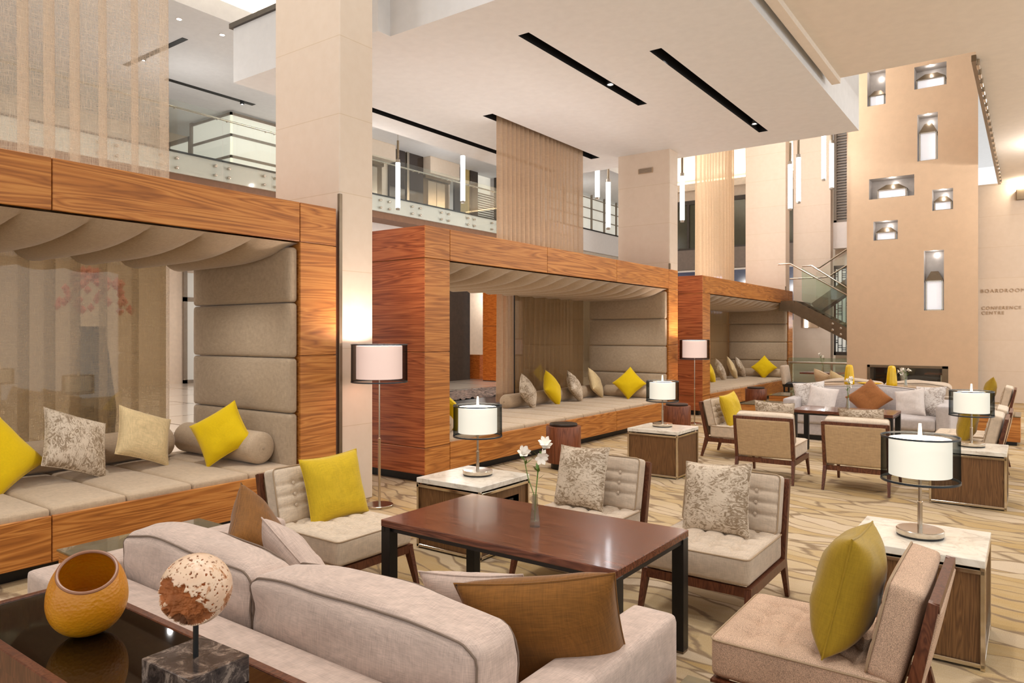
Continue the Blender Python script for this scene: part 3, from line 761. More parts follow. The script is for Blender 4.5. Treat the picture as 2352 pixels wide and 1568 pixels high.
# hanging led tubes
TUBES = [(-12.19, 12.157, 4.665, 'left of the pleated curtain, nearest the column'), (-10.94, 13.065, 4.83, 'left of the pleated curtain, the brighter of the two'), (-8.349, 14.947, 4.92, 'right of the pleated curtain, partly cut by the ceiling'),
         (-8.139, 15.10, 4.2, 'right of the pleated curtain, the lower one'), (-6.911, 16.61, 4.453, 'between the second column and the pale curtain'), (-4.77, 18.166, 4.741, 'just right of the third column'),
         (-4.606, 18.285, 4.912, 'second right of the third column'), (-4.105, 18.649, 5.467, 'left of the louvred window, the highest one'), (-3.95, 18.762, 5.253, 'in front of the louvred window')]
for x, y, z, w in TUBES:
    t = thing('tube_light', 'vertical glowing tube pendant ' + w, 'pendant light', (x, y, z), 0, 'hanging tube pendants')
    MB().cyl(0, 0, .05, 1.12, .052, 16).build('tube', 'tube', t)
    MB().cyl(0, 0, 0, .05, .046, 16).build('end_cap', 'grey_frame', t); MB().cyl(0, 0, 1.12, 1.2, .05, 16).build('end_cap', 'grey_frame', t)
    MB().cyl(0, 0, 1.2, 1.65, .028, 12).build('sleeve', 'bronze', t)
    MB().cyl(0, 0, 1.65, 9.9 - z, .006, 6).build('rod', 'chrome', t)

# ------------------------------------------------------------------ hall behind the alcoves
struct('wall_core', MB().box(-17.9, -17.15, 14.5, 20.9, 0, 5.3), 'dark', label='dark tiled core wall in the hall')
t = thing('frosted_door', 'frosted glass door with grey frame and pull handle seen past the sheer curtain', 'door', (-23.8, 13.35, 0))
MB().box(-.05, .05, 0, .12, 0, 3.9).box(-.05, .05, .62, .78, 0, 3.9).box(-.05, .05, 0, 1.6, 2.85, 3.0).box(-.05, .05, 0, .7, 0, .12).build('frame', 'grey_frame', t)
MB().box(-.02, .01, .12, .62, .12, 2.85).build('leaf', 'frost', t); MB().box(-.02, .01, .12, .62, 3.0, 3.85).build('transom', 'frost', t); MB().box(-.02, .01, .8, 2.4, 0, 3.85).build('side_light', 'frost', t)
MB().tube([(.09, .56, .8), (.09, .56, 1.9)], .015, 8).build('handle', 'chrome', t)
for k in range(6): MB().box(-.04, .06, .78, .95, .3 + k * .55, .38 + k * .55).build('bracket', 'grey_frame', t)
t = thing('wood_column', 'orange walnut column in the hall behind the middle alcove', 'column', (-15.6, 20.8, 0)); MB().box(-.7, .0, -.2, .45, .02, 3.9, .01).build('shaft', 'orange_wood', t); MB().box(-.69, -.01, -.19, .44, 0, .02).build('foot', 'black', t)
MB().box(-.705, .005, -.205, .455, 2.0, 2.012).build('joint', 'seam', t)
t = thing('wood_counter', 'low orange wood counter beside the dark wall in the hall', 'counter', (-17.05, 21.3, 0)); MB().box(-.6, .05, 0, .5, 0, .9, .01).build('body', 'orange_wood', t); MB().box(-.62, .07, -.02, .52, .9, .93, .004).build('counter_top', 'walnut', t)
t = thing('hall_curtain', 'cream full length curtain at the far end of the hall', 'curtain', (-19.4, 24.6, .02))
MB().grid(lambda u, v: (u * 2.4, .06 * math.sin(u * 75), v * 3.4), 120, 4).build('drape', 'white_linen', t, 60); MB().box(-.1, 2.5, -.05, .1, 3.36, 3.44).build('rail', 'white', t)
struct('wall_alcove', MB().box(-22, -15, 24.7, 24.9, 0, 5.3), 'wall', label='pale wall behind the hall curtain')
# pebble bed
t = thing('pebble_bed', 'raised bed of rough grey pebbles with a black basin behind the middle alcove', 'planter', (-12.1, 15, 0))
MB().box(-1.6, 1.9, -3.4, 3.6, 0, .06, .01).build('basin', 'black', t)
def peb():
    m = MB(); rnd = random.Random(3)
    def f(u, v):
        x, y = -.95 + u * 1.5, -3.3 + v * 6.8
        return (x, y, .07 + .06 * noise.noise((x * 6, y * 6, 1)) + .05 * noise.noise((x * 14, y * 14, 4)) + .07 * (1 - (2 * u - 1) ** 4))
    m.grid(f, 40, 140); o = m.build('pebbles', 'pebble', t, 0); o['kind'] = 'stuff'
peb()
struct('window_2', MB().box(-23.88, -23.8, 5.6, 6.6, .2, 3.4), 'blue_window', label='tall pale blue window seen through the near curtain')
struct('window_3', MB().box(-23.88, -23.8, 4.2, 4.75, .2, 3.4), 'blue_window', label='narrow pale blue window seen through the near curtain')
t = thing('flower_vase', 'tall dark vase of pink blossom seen through the near curtain', 'vase', (-9.5, 4.15, 0))
MB().lathe([(.16, 0), (.2, .5), (.13, 1.0), (.1, 1.15), (.12, 1.2)], 24).build('body', 'dark', t)
m = MB(); rnd = random.Random(4)
for k in range(70):
    a, e = rnd.random() * 6.28, rnd.random() * 1.5; r = .3 + .08 * rnd.random()
    m.lathe([(0, -.04), (.04, 0), (0, .04)], 5, Matrix.Translation((r * math.cos(a) * math.cos(e), r * math.sin(a) * math.cos(e), 1.3 + r * math.sin(e))))
M['pink'] = plain('pink blossom', (214, 130, 116), .7); m.build('blossom', 'pink', t)['kind'] = 'stuff'; t.scale = (1.3, 1.3, 1.5)

# ------------------------------------------------------------------ stair and back corner
def stair():
    t = thing('staircase', 'steel stair with glass sides rising beside the tower', 'staircase', (0, 20.2, 0))
    p, q = Vector((-5.25, 0, 2.47)), Vector((-3.7, 0, 1.62))
    MB().bar(p, q, .03, .32).build('stringer', 'bronze', t); MB().bar(p + Vector((0, .95, 0)), q + Vector((0, .95, 0)), .03, .32).build('stringer', 'bronze', t)
    MB().box(-5.6, -5.2, -.02, 1.8, 2.35, 2.62).build('landing', 'bronze', t)
    for k in range(8):
        f = (k + .5) / 8; c = p.lerp(q, f); MB().box(c.x - .14, c.x + .13, .02, .93, c.z + .02, c.z + .06).build('tread', 'dark', t)
    a, b = Vector((-4.95, 1.2, 2.45)), Vector((-3.7, 1.2, 3.35))
    MB().bar(a, b, .03, .32).build('stringer', 'bronze', t); MB().bar(a + Vector((0, .6, 0)), b + Vector((0, .6, 0)), .03, .32).build('stringer', 'bronze', t)
    for k in range(6):
        c = a.lerp(b, (k + .5) / 6); MB().box(c.x - .14, c.x + .13, 1.2, 1.8, c.z + .02, c.z + .06).build('tread', 'dark', t)
    MB().hexa([(-4.99, -.05, 2.62), (-3.7, -.05, 1.75), (-3.7, -.035, 1.75), (-4.99, -.035, 2.62), (-4.99, -.05, 3.5), (-3.7, -.05, 2.62), (-3.7, -.035, 2.62), (-4.99, -.035, 3.5)]).build('glass_side', 'glass_green', t, 0)
    MB().hexa([(-4.9, 1.15, 2.5), (-3.7, 1.15, 3.3), (-3.7, 1.165, 3.3), (-4.9, 1.165, 2.5), (-4.9, 1.15, 3.45), (-3.7, 1.15, 4.2), (-3.7, 1.165, 4.2), (-4.9, 1.165, 3.45)]).build('glass_side', 'glass', t, 0)
    MB().tube([(-5.6, -.08, 3.62), (-5.28, -.08, 3.62), (-3.7, -.08, 2.62)], .022, 8).build('handrail', 'chrome', t)
    MB().tube([(-5.2, .85, 3.62), (-4.95, .85, 3.62), (-3.7, .85, 2.72)], .022, 8).build('handrail', 'chrome', t)
    MB().tube([(-4.95, 1.1, 3.58), (-4.8, 1.1, 3.58), (-3.7, 1.1, 4.3)], .022, 8).build('handrail', 'chrome', t)
    MB().tube([(-5.6, 1.1, 3.3), (-4.7, 1.1, 3.3), (-4.55, 1.1, 3.32), (-3.7, 1.1, 3.85)], .022, 8).build('handrail', 'chrome', t)
    for x, z in ((-4.22, 1.98), (-4.22, 1.82), (-4.02, 1.86), (-4.02, 1.70)):
        MB().lathe([(.035, 0), (.035, .03), (.02, .035)], 12, Matrix.Translation((x, -.015, z)) @ Matrix.Rotation(R(90), 4, 'X')).build('bolt', 'chrome', t)
stair()
t = thing('lattice_screen', 'dark fretwork screen behind the stair', 'screen', (-4.64, 22.32, 1.1))
MB().box(0, .05, 0, .05, 0, 2.6).box(.95, 1.0, 0, .05, 0, 2.6).box(0, 1, 0, .05, 0, .10).box(0, 1, 0, .05, 2.5, 2.6).build('frame', 'dark', t)
m = MB(); rnd = random.Random(11)
for i in range(1, 9):
    m.box(i * .11 - .008, i * .11 + .008, .01, .04, .1, 2.5)
    for k in range(9):
        z = .15 + rnd.random() * 2.3; m.box((i - 1) * .11, i * .11, .01, .04, z, z + .016)
        if rnd.random() < .5: m.box((i - 1) * .11, i * .11, .01, .04, z + .06, z + .076)
m.build('fretwork', 'black', t); MB().box(.02, .98, .06, .08, .1, 2.5).build('backing', 'backlit', t)  # glow put into the white backing to lift it from the dark
struct('trim_12', MB().box(-4.66, -3.65, 22.3, 22.6, 4.2, 4.95), 'white', label='white band under the louvred window')
o = struct('window_4', MB().box(-4.66, -4.58, 22.4, 22.5, 4.95, 8.6).box(-4.66, -3.6, 22.4, 22.5, 4.95, 5.03), 'grey_frame', label='louvred window high behind the tower')
for k in range(44): MB().box(-4.58, -3.6, 22.44, 22.5, 5.08 + k * .08, 5.115 + k * .08).build('slat', 'grey_frame', o)
MB().box(-4.58, -3.6, 22.52, 22.54, 5.0, 8.6).build('pane', plain('grey window pane', (176, 168, 162), .4), o)
t = thing('wall_sconce', 'grey metal sconce glowing under the stair', 'wall light', (-5.35, 21.95, 2.05)); MB().box(-.04, .38, -.08, .04, -.16, .2, .01).build('body', 'bronze_light', t); MB().box(.02, .1, -.1, -.08, -.15, .19).build('diffuser', 'tube', t)
t = thing('wall_sconce', 'dark bronze wall sconce high on the lettered wall at the right edge', 'wall light', (-.19, 21.69, 5.02)); MB().box(-.1, .1, -.12, 0, 0, .26, .01).build('body', 'bronze', t); MB().box(-.08, .08, -.1, -.02, .255, .268).build('diffuser', 'cove', t); lamp('POINT', (-.19, 21.5, 5.36), 12, (1, .88, .7), .03)
# windowed wall seen in the gaps beside the second and third columns
struct('wall_bridge', MB().box(-15, -6.5, 30.2, 30.4, 0, 9.9).box(-15, -6.5, 29.9, 30.2, 8.0, 8.3), 'wall', label='pale wall with upper windows seen between the columns')
o = struct('window_5', MB().box(-15, -6.5, 30.12, 30.2, 7.42, 7.6).box(-15, -6.5, 30.12, 30.2, 5.42, 5.5), 'dark', label='dark framed upper windows beside the pale curtain')
for k in range(8): MB().box(-13.2 + k * .9, -13.1 + k * .9, 30.1, 30.2, 5.5, 7.42).build('mullion', 'dark', o)
MB().box(-15, -6.5, 30.16, 30.2, 5.5, 7.42).build('pane', plain('dim green window', (70, 66, 48), .15), o)
MB().box(-15, -6.5, 30.1, 30.2, 4.55, 5.42).build('spandrel', plain('grey brown spandrel', (122, 108, 98), .5), o)
MB().box(-15, -6.5, 30.08, 30.2, 4.45, 4.52).build('rail', 'white', o)
MB().box(-15, -6.5, 30.14, 30.2, 2.3, 4.45).build('lower_pane', plain('blue grey window pane', (84, 90, 116), .1), o)
for k in range(4): MB().box(-13.0 + k * 1.8, -12.5 + k * 1.8, 30.10, 30.14, 2.6, 4.2).build('lit_pane', 'blue_window', o)
c = thing('cove_light', 'glowing cove light above the windowed wall between the columns', 'light', (-10.5, 30.0, 8.34)); MB().box(-4.4, 4, 0, .08, 0, .06, .01).build('diffuser', 'cove', c)
lamp('AREA', (-10.5, 29.8, 8.5), 160, (1, .9, .75), (8, .3), (R(180), 0, 0))
t = thing('guard_rail', 'steel and glass guard rail in front of the stair', 'rail', (-5.3, 20.0, 0))
MB().tube([(0, 0, .95), (1.62, 0, .95)], .03, 10).build('handrail', 'chrome', t); MB().box(0, 1.62, -.006, .006, .08, 1.08).build('glass_panel', 'glass_green', t)
for x in (.02, 1.1, 1.6): MB().box(x - .02, x + .02, -.02, .02, 0, .95).build('post', 'chrome', t)

# ------------------------------------------------------------------ lamps
def shade(t, z0, z1, ro, ri, inner, outer, gap):
    o = MB().lathe([(ro, z0), (ro * .995, z1)], 48); o.f = [f for f in o.f if len(f) == 4]; o = o.build('outer_shade', outer, t, 60)
    MB().lathe([(ro + .003, z0 - .006), (ro + .003, z0 + .006), (ro - .004, z0 + .006), (ro - .004, z0 - .006)], 48, None, True).build('rim', 'ring', o)
    MB().lathe([(ro + .002, z1 - .005), (ro + .002, z1 + .005), (ro - .004, z1 + .005), (ro - .004, z1 - .005)], 48, None, True).build('rim', 'ring', o)
    i = MB().lathe([(ri, z0 + gap), (ri, z1 - gap * .4), (ri - .004, z1 - gap * .4), (ri - .004, z0 + gap)], 48, None, True); i.build('inner_shade', inner, t, 60)
    MB().lathe([(0, z0 + gap + .01), (ri - .006, z0 + gap + .01)], 32).build('diffuser', inner, t)
    return
def table_lamp():
    t = thing('table_lamp', 'x', 'table lamp', (0, 0, 0), 0, 'table lamps on marble side tables')
    MB().lathe([(.118, .0), (.118, .010)], 40).build('base_pad', 'black', t)
    MB().lathe([(.119, .010), (.121, .014), (.121, .036), (.117, .040), (.018, .044)], 48).build('base', 'chrome', t)
    MB().lathe([(.013, .044), (.013, .185), (.015, .187), (.015, .192), (.0095, .194), (.009, .5)], 20).build('stem', 'chrome', t)
    MB().lathe([(.012, .5), (.013, .54), (.008, .635), (.0, .637)], 16).build('finial', 'finial', t)
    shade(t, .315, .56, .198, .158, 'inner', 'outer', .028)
    return t
LSPOT = [(-3.64, 4.535, 'lit table lamp on the marble side table behind the dark wood table'), (-3.70, 8.27, 'lit table lamp on the marble side table by the middle alcove'),
         (-.508, 4.633, 'large lit table lamp nearest the camera on the right side table'), (-.49, 8.65, 'lit table lamp on the far right side table')]
proto = table_lamp(); KIDS.clear()
for k, (x, y, lb) in enumerate(LSPOT):
    o = proto if k == 0 else dup(proto, (0, 0, 0)); o.location = (x, y, .562); o['label'] = lb
    lamp('POINT', (x, y, .562 + .42), 14, (1, .93, .84), .06)
def floor_lamp():
    t = thing('floor_lamp', 'x', 'floor lamp', (0, 0, 0), 0, 'floor lamps beside the columns')
    MB().lathe([(.135, 0), (.137, .004), (.137, .022), (.133, .026), (.012, .030)], 48).build('base', 'chrome', t)
    MB().lathe([(.013, .03), (.013, .66), (.015, .665), (.015, .675), (.0085, .68), (.008, 1.5)], 20).build('pole', 'chrome', t)
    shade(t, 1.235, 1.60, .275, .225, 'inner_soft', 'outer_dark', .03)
    return t
fl = floor_lamp(); fl.location = (-5.21, 4.94, 0); fl['label'] = 'tall lit floor lamp in front of the first stone column'
f2 = dup(fl, (-5.15, 12.97, 0), 0, 'tall lit floor lamp between the middle and farthest alcoves')
for x, y in ((-5.21, 4.94), (-5.15, 12.97)): lamp('POINT', (x, y, 1.45), 30, (1, .9, .8), .09)

# ------------------------------------------------------------------ side tables
def side_table():
    t = thing('side_table', 'x', 'side table', (0, 0, 0), 0, 'marble topped cube side tables')
    a = .325
    MB().box(-a, a, -a, a, .520, .560, .003).build('marble_top', 'marble', t)
    f = MB()
    for sx in (-1, 1):
        for sy in (-1, 1): f.box(sx * (a - .011) - .011, sx * (a - .011) + .011, sy * (a - .011) - .011, sy * (a - .011) + .011, 0, .52, .002)
    for z in (.012, .485):
        for s in (-1, 1):
            f.box(-a, a, s * (a - .011) - .009, s * (a - .011) + .009, z, z + .022, .002); f.box(s * (a - .011) - .009, s * (a - .011) + .009, -a, a, z, z + .022, .002)
    f.build('steel_frame', 'steel', t)
    for s in (-1, 1):
        MB().box(-a + .022, a - .022, s * (a - .025) - .006, s * (a - .025) + .006, .034, .485).build('wood_panel', 'oak', t)
        MB().box(s * (a - .025) - .006, s * (a - .025) + .006, -a + .022, a - .022, .034, .485).build('wood_panel', 'oak', t)
    return t
st = side_table(); st.location = (-3.645, 4.49, 0); st['label'] = 'marble topped wood side table behind the dark wood table, with a socket plate'
p = MB().box(.296, .306, -.02, .20, .33, .42, .002).build('socket_plate', 'chrome', st); MB().box(.304, .309, .06, .12, .35, .40, .001).build('socket', 'black', p)
KIDS.clear()
st2 = side_table(); st2.location = (-3.665, 8.215, 0); st2['label'] = 'marble topped wood side table near the middle alcove'
KIDS.clear()
dup(st2, (-.51, 4.63, 0), 0, 'marble topped wood side table nearest the camera on the right'); dup(st2, (-.51, 8.66, 0), 0, 'marble topped wood side table at the far right')

# ------------------------------------------------------------------ lounge tables
def lounge_table(x0, x1, y0, y1, z, label):
    t = thing('lounge_table', label, 'table', ((x0 + x1) / 2, (y0 + y1) / 2, 0), 0, 'dark wood lounge tables'); a, b = (x1 - x0) / 2, (y1 - y0) / 2
    MB().box(-a, a, -b, b, z - .04, z, .004).build('tabletop', 'table_wood', t)
    for sx in (-1, 1):
        for sy in (-1, 1): MB().box(sx * (a - .035) - .033, sx * (a - .035) + .033, sy * (b - .035) - .033, sy * (b - .035) + .033, .012, z - .04, .002).build('leg', 'black', t)
    MB().box(-a + .02, a - .02, -b + .02, -b + .04, z - .065, z - .04).box(-a + .02, a - .02, b - .04, b - .02, z - .065, z - .04).box(-a + .01, -a + .03, -b, b, z - .065, z - .04).box(a - .03, a - .01, -b, b, z - .065, z - .04).build('apron', 'black', t)
    f = MB()
    for sx in (-1, 1):
        for sy in (-1, 1): f.box(sx * (a - .035) - .03, sx * (a - .035) + .03, sy * (b - .035) - .03, sy * (b - .035) + .03, 0, .012)
    f.build('foot', 'bronze', t)
lounge_table(-2.99, -1.49, 2.845, 3.67, .65, 'dark wood table with black legs in the foreground group')
lounge_table(-2.72, -1.45, 10.42, 11.15, .65, 'dark wood table with black legs in front of the pale grey sofa')

def glass_table(x0, x1, y0, y1, label):
    t = thing('glass_topped_table', label, 'low table', ((x0 + x1) / 2, (y0 + y1) / 2, 0), 0, 'low glass topped wood tables'); a, b = (x1 - x0) / 2, (y1 - y0) / 2
    m = MB()
    for s in (-1, 1): m.box(-a + .01, a - .01, s * (b - .02) - .012, s * (b - .02) + .012, .06, .435); m.box(s * (a - .02) - .012, s * (a - .02) + .012, -b + .01, b - .01, .06, .435)
    m.build('wood_body', 'walnut', t); MB().box(-a + .03, a - .03, -b + .03, b - .03, .40, .415).build('wood_shelf', 'walnut', t)
    MB().box(-a + .05, a - .05, -b + .05, b - .05, 0, .06).build('plinth', 'black', t)
    MB().box(-a, a, -b, b, .44, .452, .002).build('glass_top', 'smoke_glass', t)
    m = MB()
    for sx in (-1, 1):
        for sy in (-1, 1): m.cyl(sx * (a - .05), sy * (b - .05), .415, .44, .018, 12)
    m.build('glass_spacer', 'chrome', t)
glass_table(-4.58, -3.68, 1.80, 2.68, 'low glass topped wood table by the left arm of the near sofa')
glass_table(-1.02, -.22, 1.62, 2.50, 'low glass topped wood table at the bottom edge beside the right sofa arm')
glass_table(-4.28, -3.40, 12.9, 13.75, 'low glass topped wood table left of the pale grey sofa')
glass_table(-4.40, -3.50, 15.1, 15.95, 'low glass topped wood table beyond, by the farthest alcove')

glass_table(-.85, -.12, 13.3, 14.1, 'low glass topped wood table right of the pale grey sofa, by the far chairs')
# drum stools
def stool(x, y, label):
    t = thing('drum_stool', label, 'stool', (x, y, 0), 0, 'walnut drum stools')
    MB().lathe([(.16, 0), (.16, .10)], 40).build('base', 'black', t); MB().lathe([(.215, .08), (.222, .09), (.222, .53), (.217, .538), (.19, .54)], 48).build('body', 'stool_wood', t)
    MB().lathe([(.175, .535), (.178, .54), (.178, .565), (.172, .572), (0, .572)], 40).build('seat_disc', plain('black brown leather', (44, 30, 22), .4), t)
stool(-4.82, 7.75, 'walnut drum stool in front of the middle alcove'); stool(-4.69, 11.05, 'walnut drum stool beside the far floor lamp'); stool(-4.78, 15.5, 'walnut drum stool in front of the farthest alcove')

# ------------------------------------------------------------------ lounge chairs
def lounge_chair(seat_mat, back_mat, panel_mat):
    t = thing('lounge_chair', 'x', 'chair', (0, 0, 0), 0, 'armless wood framed lounge chairs')
    w = .335; yk, yt, yf = -.335, -.445, .36; zr = .27; zt = .755
    # seat frame
    f = MB()
    for s in (-1, 1):
        x = s * (w - .0175)
        f.bar((x, yk - .02, zr - .03), (x, yf, zr - .03), .035, .055)
        f.bar((x, yk, zr - .05), (x, yt, zt), .035, .05, (0, 1, 0), None, .035)
    f.box(-w + .02, w - .02, yf - .03, yf, zr - .055, zr - .003); f.box(-w + .02, w - .02, yk - .03, yk, zr - .055, zr - .003)
    f.bar((-w + .01, yt, zt - .016), (w - .01, yt, zt - .016), .034, .034)
    f.build('wood_frame', 'chair_wood', t)
    for s in (-1, 1):
        x = s * (w - .02)
        MB().bar((x, yk - .012, zr - .01), (x + s * .01, -.42, 0), .036, .055, (0, 1, 0), .024, .03).build('leg', 'chair_wood', t)
        MB().bar((x, yf - .03, zr - .01), (x + s * .012, yf + .045, 0), .036, .058, (0, 1, 0), .024, .03).build('leg', 'chair_wood', t)
    # seat cushion
    hx, hy, hz = w - .012, .335, .085; cyy = .03; cz = zr + hz + .002
    def tuft(q, p):
        if p[2] > .99:
            d = 0
            for i in range(4):
                for j in range(4):
                    bx, by = (-.6 + .4 * i) * hx, (-.6 + .4 * j) * hy
                    d += math.exp(-((q.x - bx) ** 2 + (q.y - by) ** 2) / .0012)
            for i in range(4):
                b = (-.6 + .4 * i)
                d += .6 * math.exp(-((q.x - b * hx) / .014) ** 2) * (abs(p[1]) < .9) + .6 * math.exp(-((q.y - b * hy) / .014) ** 2) * (abs(p[0]) < .9)
            q.z -= .020 * min(d, 1.5)
        return q
    c = MB().cush(hx, hy, hz, .028, 44, (0, .01, .022), Matrix.Translation((0, cyy, cz)), tuft).build('seat_cushion', seat_mat, t, 60)
    def loop(h1, h2, z, r=.02):
        pts = []
        for sx, sy, a0 in ((1, 1, 0), (-1, 1, 90), (-1, -1, 180), (1, -1, 270)):
            for k in range(4):
                a = R(a0 + k * 30); pts.append((sx * (h1 - r) + r * math.cos(a), sy * (h2 - r) + r * math.sin(a), z))
        return pts
    MB().tube([(x, y + cyy, z) for x, y, z in loop(hx + .001, hy + .001, cz + hz - .014, .03)], .0045, 6, True).build('piping', 'piping_light', c)
    # back cushion, leaning with the frame
    lean = math.atan2(yk - yt, zt - zr)
    T = Matrix.Translation((0, yk + .085, zr + .165)) @ Matrix.Rotation(lean, 4, 'X')
    bx, by, bz = w - .022, .062, .185
    T = Matrix.Translation((0, (yk + yt) / 2 + .095 - .02, .61)) @ Matrix.Rotation(lean, 4, 'X')
    def tb(q, p):
        if p[1] > .99:
            d = 0
            for zz in (-.4, 0, .4): d += .8 * math.exp(-((q.z - zz * bz) / .012) ** 2)
            for i in range(3):
                for zz in (-.4, 0, .4): d += math.exp(-(((q.x - (-.55 + .55 * i) * bx)) ** 2 + (q.z - zz * bz) ** 2) / .0008)
            q.y -= .013 * min(d, 1.4)
        return q
    c = MB().cush(bx, by, bz, .024, 30, (0, .018, .006), T, tb).build('back_cushion', back_mat, t, 60)
    q = MB().tube([tuple(T @ Vector((x, by - .008, z))) for x, z, _ in loop(bx + .001, bz + .001, 0, .03)], .0045, 6, True).build('piping', 'piping_light', c)
    for i in range(3):
        for zz in (-.4, 0, .4): MB().lathe([(.011, -.001), (.010, .005), (0, .008)], 10, T @ Matrix.Translation(((-.55 + .55 * i) * bx, by + .004, zz * bz)) @ Matrix.Rotation(R(-90), 4, 'X')).build('button', back_mat, c)
    # upholstered rear panel
    T2 = Matrix.Translation((0, (yk + yt) / 2 - .012, (zr + zt) / 2 - .005)) @ Matrix.Rotation(lean, 4, 'X')
    MB().cush(w - .036, .018, (zt - zr) / 2 - .02, .012, 6, (0, .006, 0), T2).build('back_panel', panel_mat, t, 60)
    return t
M['piping_light'] = plain('tan piping', (168, 144, 116), .9)
ch = lounge_chair('cream_grey', 'cream_grey', 'tan_back'); ch.location = (-2.60, 4.42, 0); ch.rotation_euler = (0, 0, PI); ch['label'] = 'lounge chair behind the far edge of the near dark table, patterned cushion on it'
KIDS.clear()
dup(ch, (-1.605, 4.39, 0), PI, 'lounge chair right of the near dark table, patterned cushion on it')
chA = lounge_chair('cream', 'cream', 'tan_back'); chA.location = (-3.78, 3.22, 0); chA.rotation_euler = (0, 0, -PI / 2); chA['label'] = 'lounge chair left of the near dark table with an olive yellow cushion'
KIDS.clear()
dup(chA, (-3.31, 9.98, 0), -PI / 2, 'lounge chair turned right with a yellow cushion, by the far floor lamp')
dup(chA, (-2.50, 8.75, 0), .03, 'lounge chair seen from behind, left of the pair')
dup(chA, (-1.52, 8.75, 0), 0, 'lounge chair seen from behind, right of the pair')
chD = lounge_chair('pile', 'pile', 'pile'); chD.location = (-.72, 3.225, 0); chD.rotation_euler = (0, 0, PI / 2); chD['label'] = 'large lounge chair in the bottom right corner with an olive cushion'
KIDS.clear()
dup(chA, (-.66, 9.98, 0), PI / 2, 'lounge chair behind the far right side table with an olive cushion')
dup(chA, (-.64, 10.86, 0), PI / 2, 'lounge chair next beyond the far right side table, mostly hidden')
dup(chA, (-.66, 15.25, 0), PI / 2, 'lounge chair farthest right, near the lettered wall, olive cushion')

# ------------------------------------------------------------------ sofas
def sofa(x0, x1, yb, yf, face, mat, seatmat, label, zarm=.65, cushions=2):
    # built facing +Y, length along X
    L = x1 - x0; D = yf - yb; h = L / 2
    t = thing('sofa', label, 'sofa', ((x0 + x1) / 2, (yb + yf) / 2, 0), 0 if face > 0 else PI, 'box sofas'); d = D / 2
    aw = .19
    MB().cush(h, .115, zarm / 2 - .04, .025, 8, (0, 0, .004), Matrix.Translation((0, -d + .115, zarm / 2 + .04))).build('back_frame', mat, t, 60)
    for s in (-1, 1):
        MB().cush(aw / 2, d - .002, zarm / 2 - .04, .028, 8, (.004, 0, .006), Matrix.Translation((s * (h - aw / 2), .002, zarm / 2 + .04))).build('arm', mat, t, 60)
    MB().box(-h + aw, h - aw, -d + .18, d - .03, .08, .26, .01).build('seat_base', mat, t)
    MB().box(-h + .05, h - .05, -d + .05, d - .05, .0, .08).build('plinth', 'black', t)
    w = (L - 2 * aw) / cushions
    for k in range(cushions):
        c = -h + aw + w * (k + .5)
        MB().cush(w / 2 - .003, (D - .18) / 2, .095, .045, 12, (.0, .012, .035), Matrix.Translation((c, .09, .355))).build('seat_cushion', seatmat, t, 60)
    return t, h, d, aw
def back_cushion(t, x0, x1, y, z, hz, th, lean, mat, sag=.06, seed=1, skew=0):
    w = (x1 - x0) / 2; rnd = random.Random(seed); o = Vector((rnd.random() * 9, rnd.random() * 9, 0))
    T = Matrix.Translation(((x0 + x1) / 2, y, z)) @ Matrix.Rotation(lean, 4, 'X')
    def wp(q, p):
        top = max(0, p[2])
        q.z -= sag * (p[0] ** 2) * top * .9 - .02 * noise.noise(Vector((p[0] * 1.6, p[1], 1)) + o) * top
        q.z += skew * p[0] * top
        q.y += .014 * noise.noise(Vector((p[0] * 2.2, p[2] * 2.2, p[1])) + o)
        return q
    c = MB().cush(w, th, hz, .05, 14, (.012, .035, .016), T, wp).build('back_cushion', mat, t, 70)
    # piping round the top and side edges
    for sy in (-1, 1):
        ew, eh, r = w - .010, hz - .010, .06; path = [(-ew, -hz * .9 + (hz * 1.9 - r - .01) * k / 8) for k in range(9)]
        path += [(-ew + r - r * math.cos(R(a)), eh - r + r * math.sin(R(a))) for a in (25, 50, 75)]
        path += [(-ew + r + (2 * ew - 2 * r) * k / 30, eh) for k in range(31)]
        path += [(ew - r + r * math.cos(R(a)), eh - r + r * math.sin(R(a))) for a in (75, 50, 25)]
        path += [(ew, hz - r - .01 - (hz * 1.9 - r - .01) * k / 8) for k in range(9)]
        pts = []
        for x, z in path:
            px, pz = max(-1, min(1, x / w)), max(-1, min(1, z / hz))
            pts.append(tuple(T @ wp(Vector((x, sy * (th - .012), z)), (px, sy, pz if abs(x) > ew - .01 else 1))))
        MB().tube(pts, .004, 6).build('piping', 'piping', c)
    return c
s1, h, d, aw = sofa(-3.63, -1.075, 1.30, 2.55, 1, 'sofa', 'sofa', 'large pinkish grey sofa in the foreground, seen from behind'); d0 = d
back_cushion(s1, -.95, .03, -d0 + .37, .63, .22, .105, R(4), 'sofa', .03, 3, .0)
back_cushion(s1, .02, 1.10, -d0 + .37, .63, .225, .11, R(4), 'sofa', .035, 8, -.0)
s2, h, d, aw = sofa(-3.31, -.94, 12.15, 13.45, -1, 'sofa_grey', 'sofa_grey', 'pale grey sofa in the middle distance, facing the camera', cushions=1)
back_cushion(s2, -.98, .98, -d + .30, .62, .22, .12, R(10), 'sofa_grey', .05, 5)
s3, h, d, aw = sofa(-3.4, -.9, 14.05, 15.3, 1, 'cream_grey', 'cream_grey', 'beige sofa turned away behind the console with the yellow vases')
back_cushion(s3, -1.05, .0, -d + .30, .64, .24, .12, R(10), 'cream_grey', .06, 15); back_cushion(s3, .02, 1.05, -d + .30, .64, .24, .12, R(10), 'cream_grey', .06, 16)

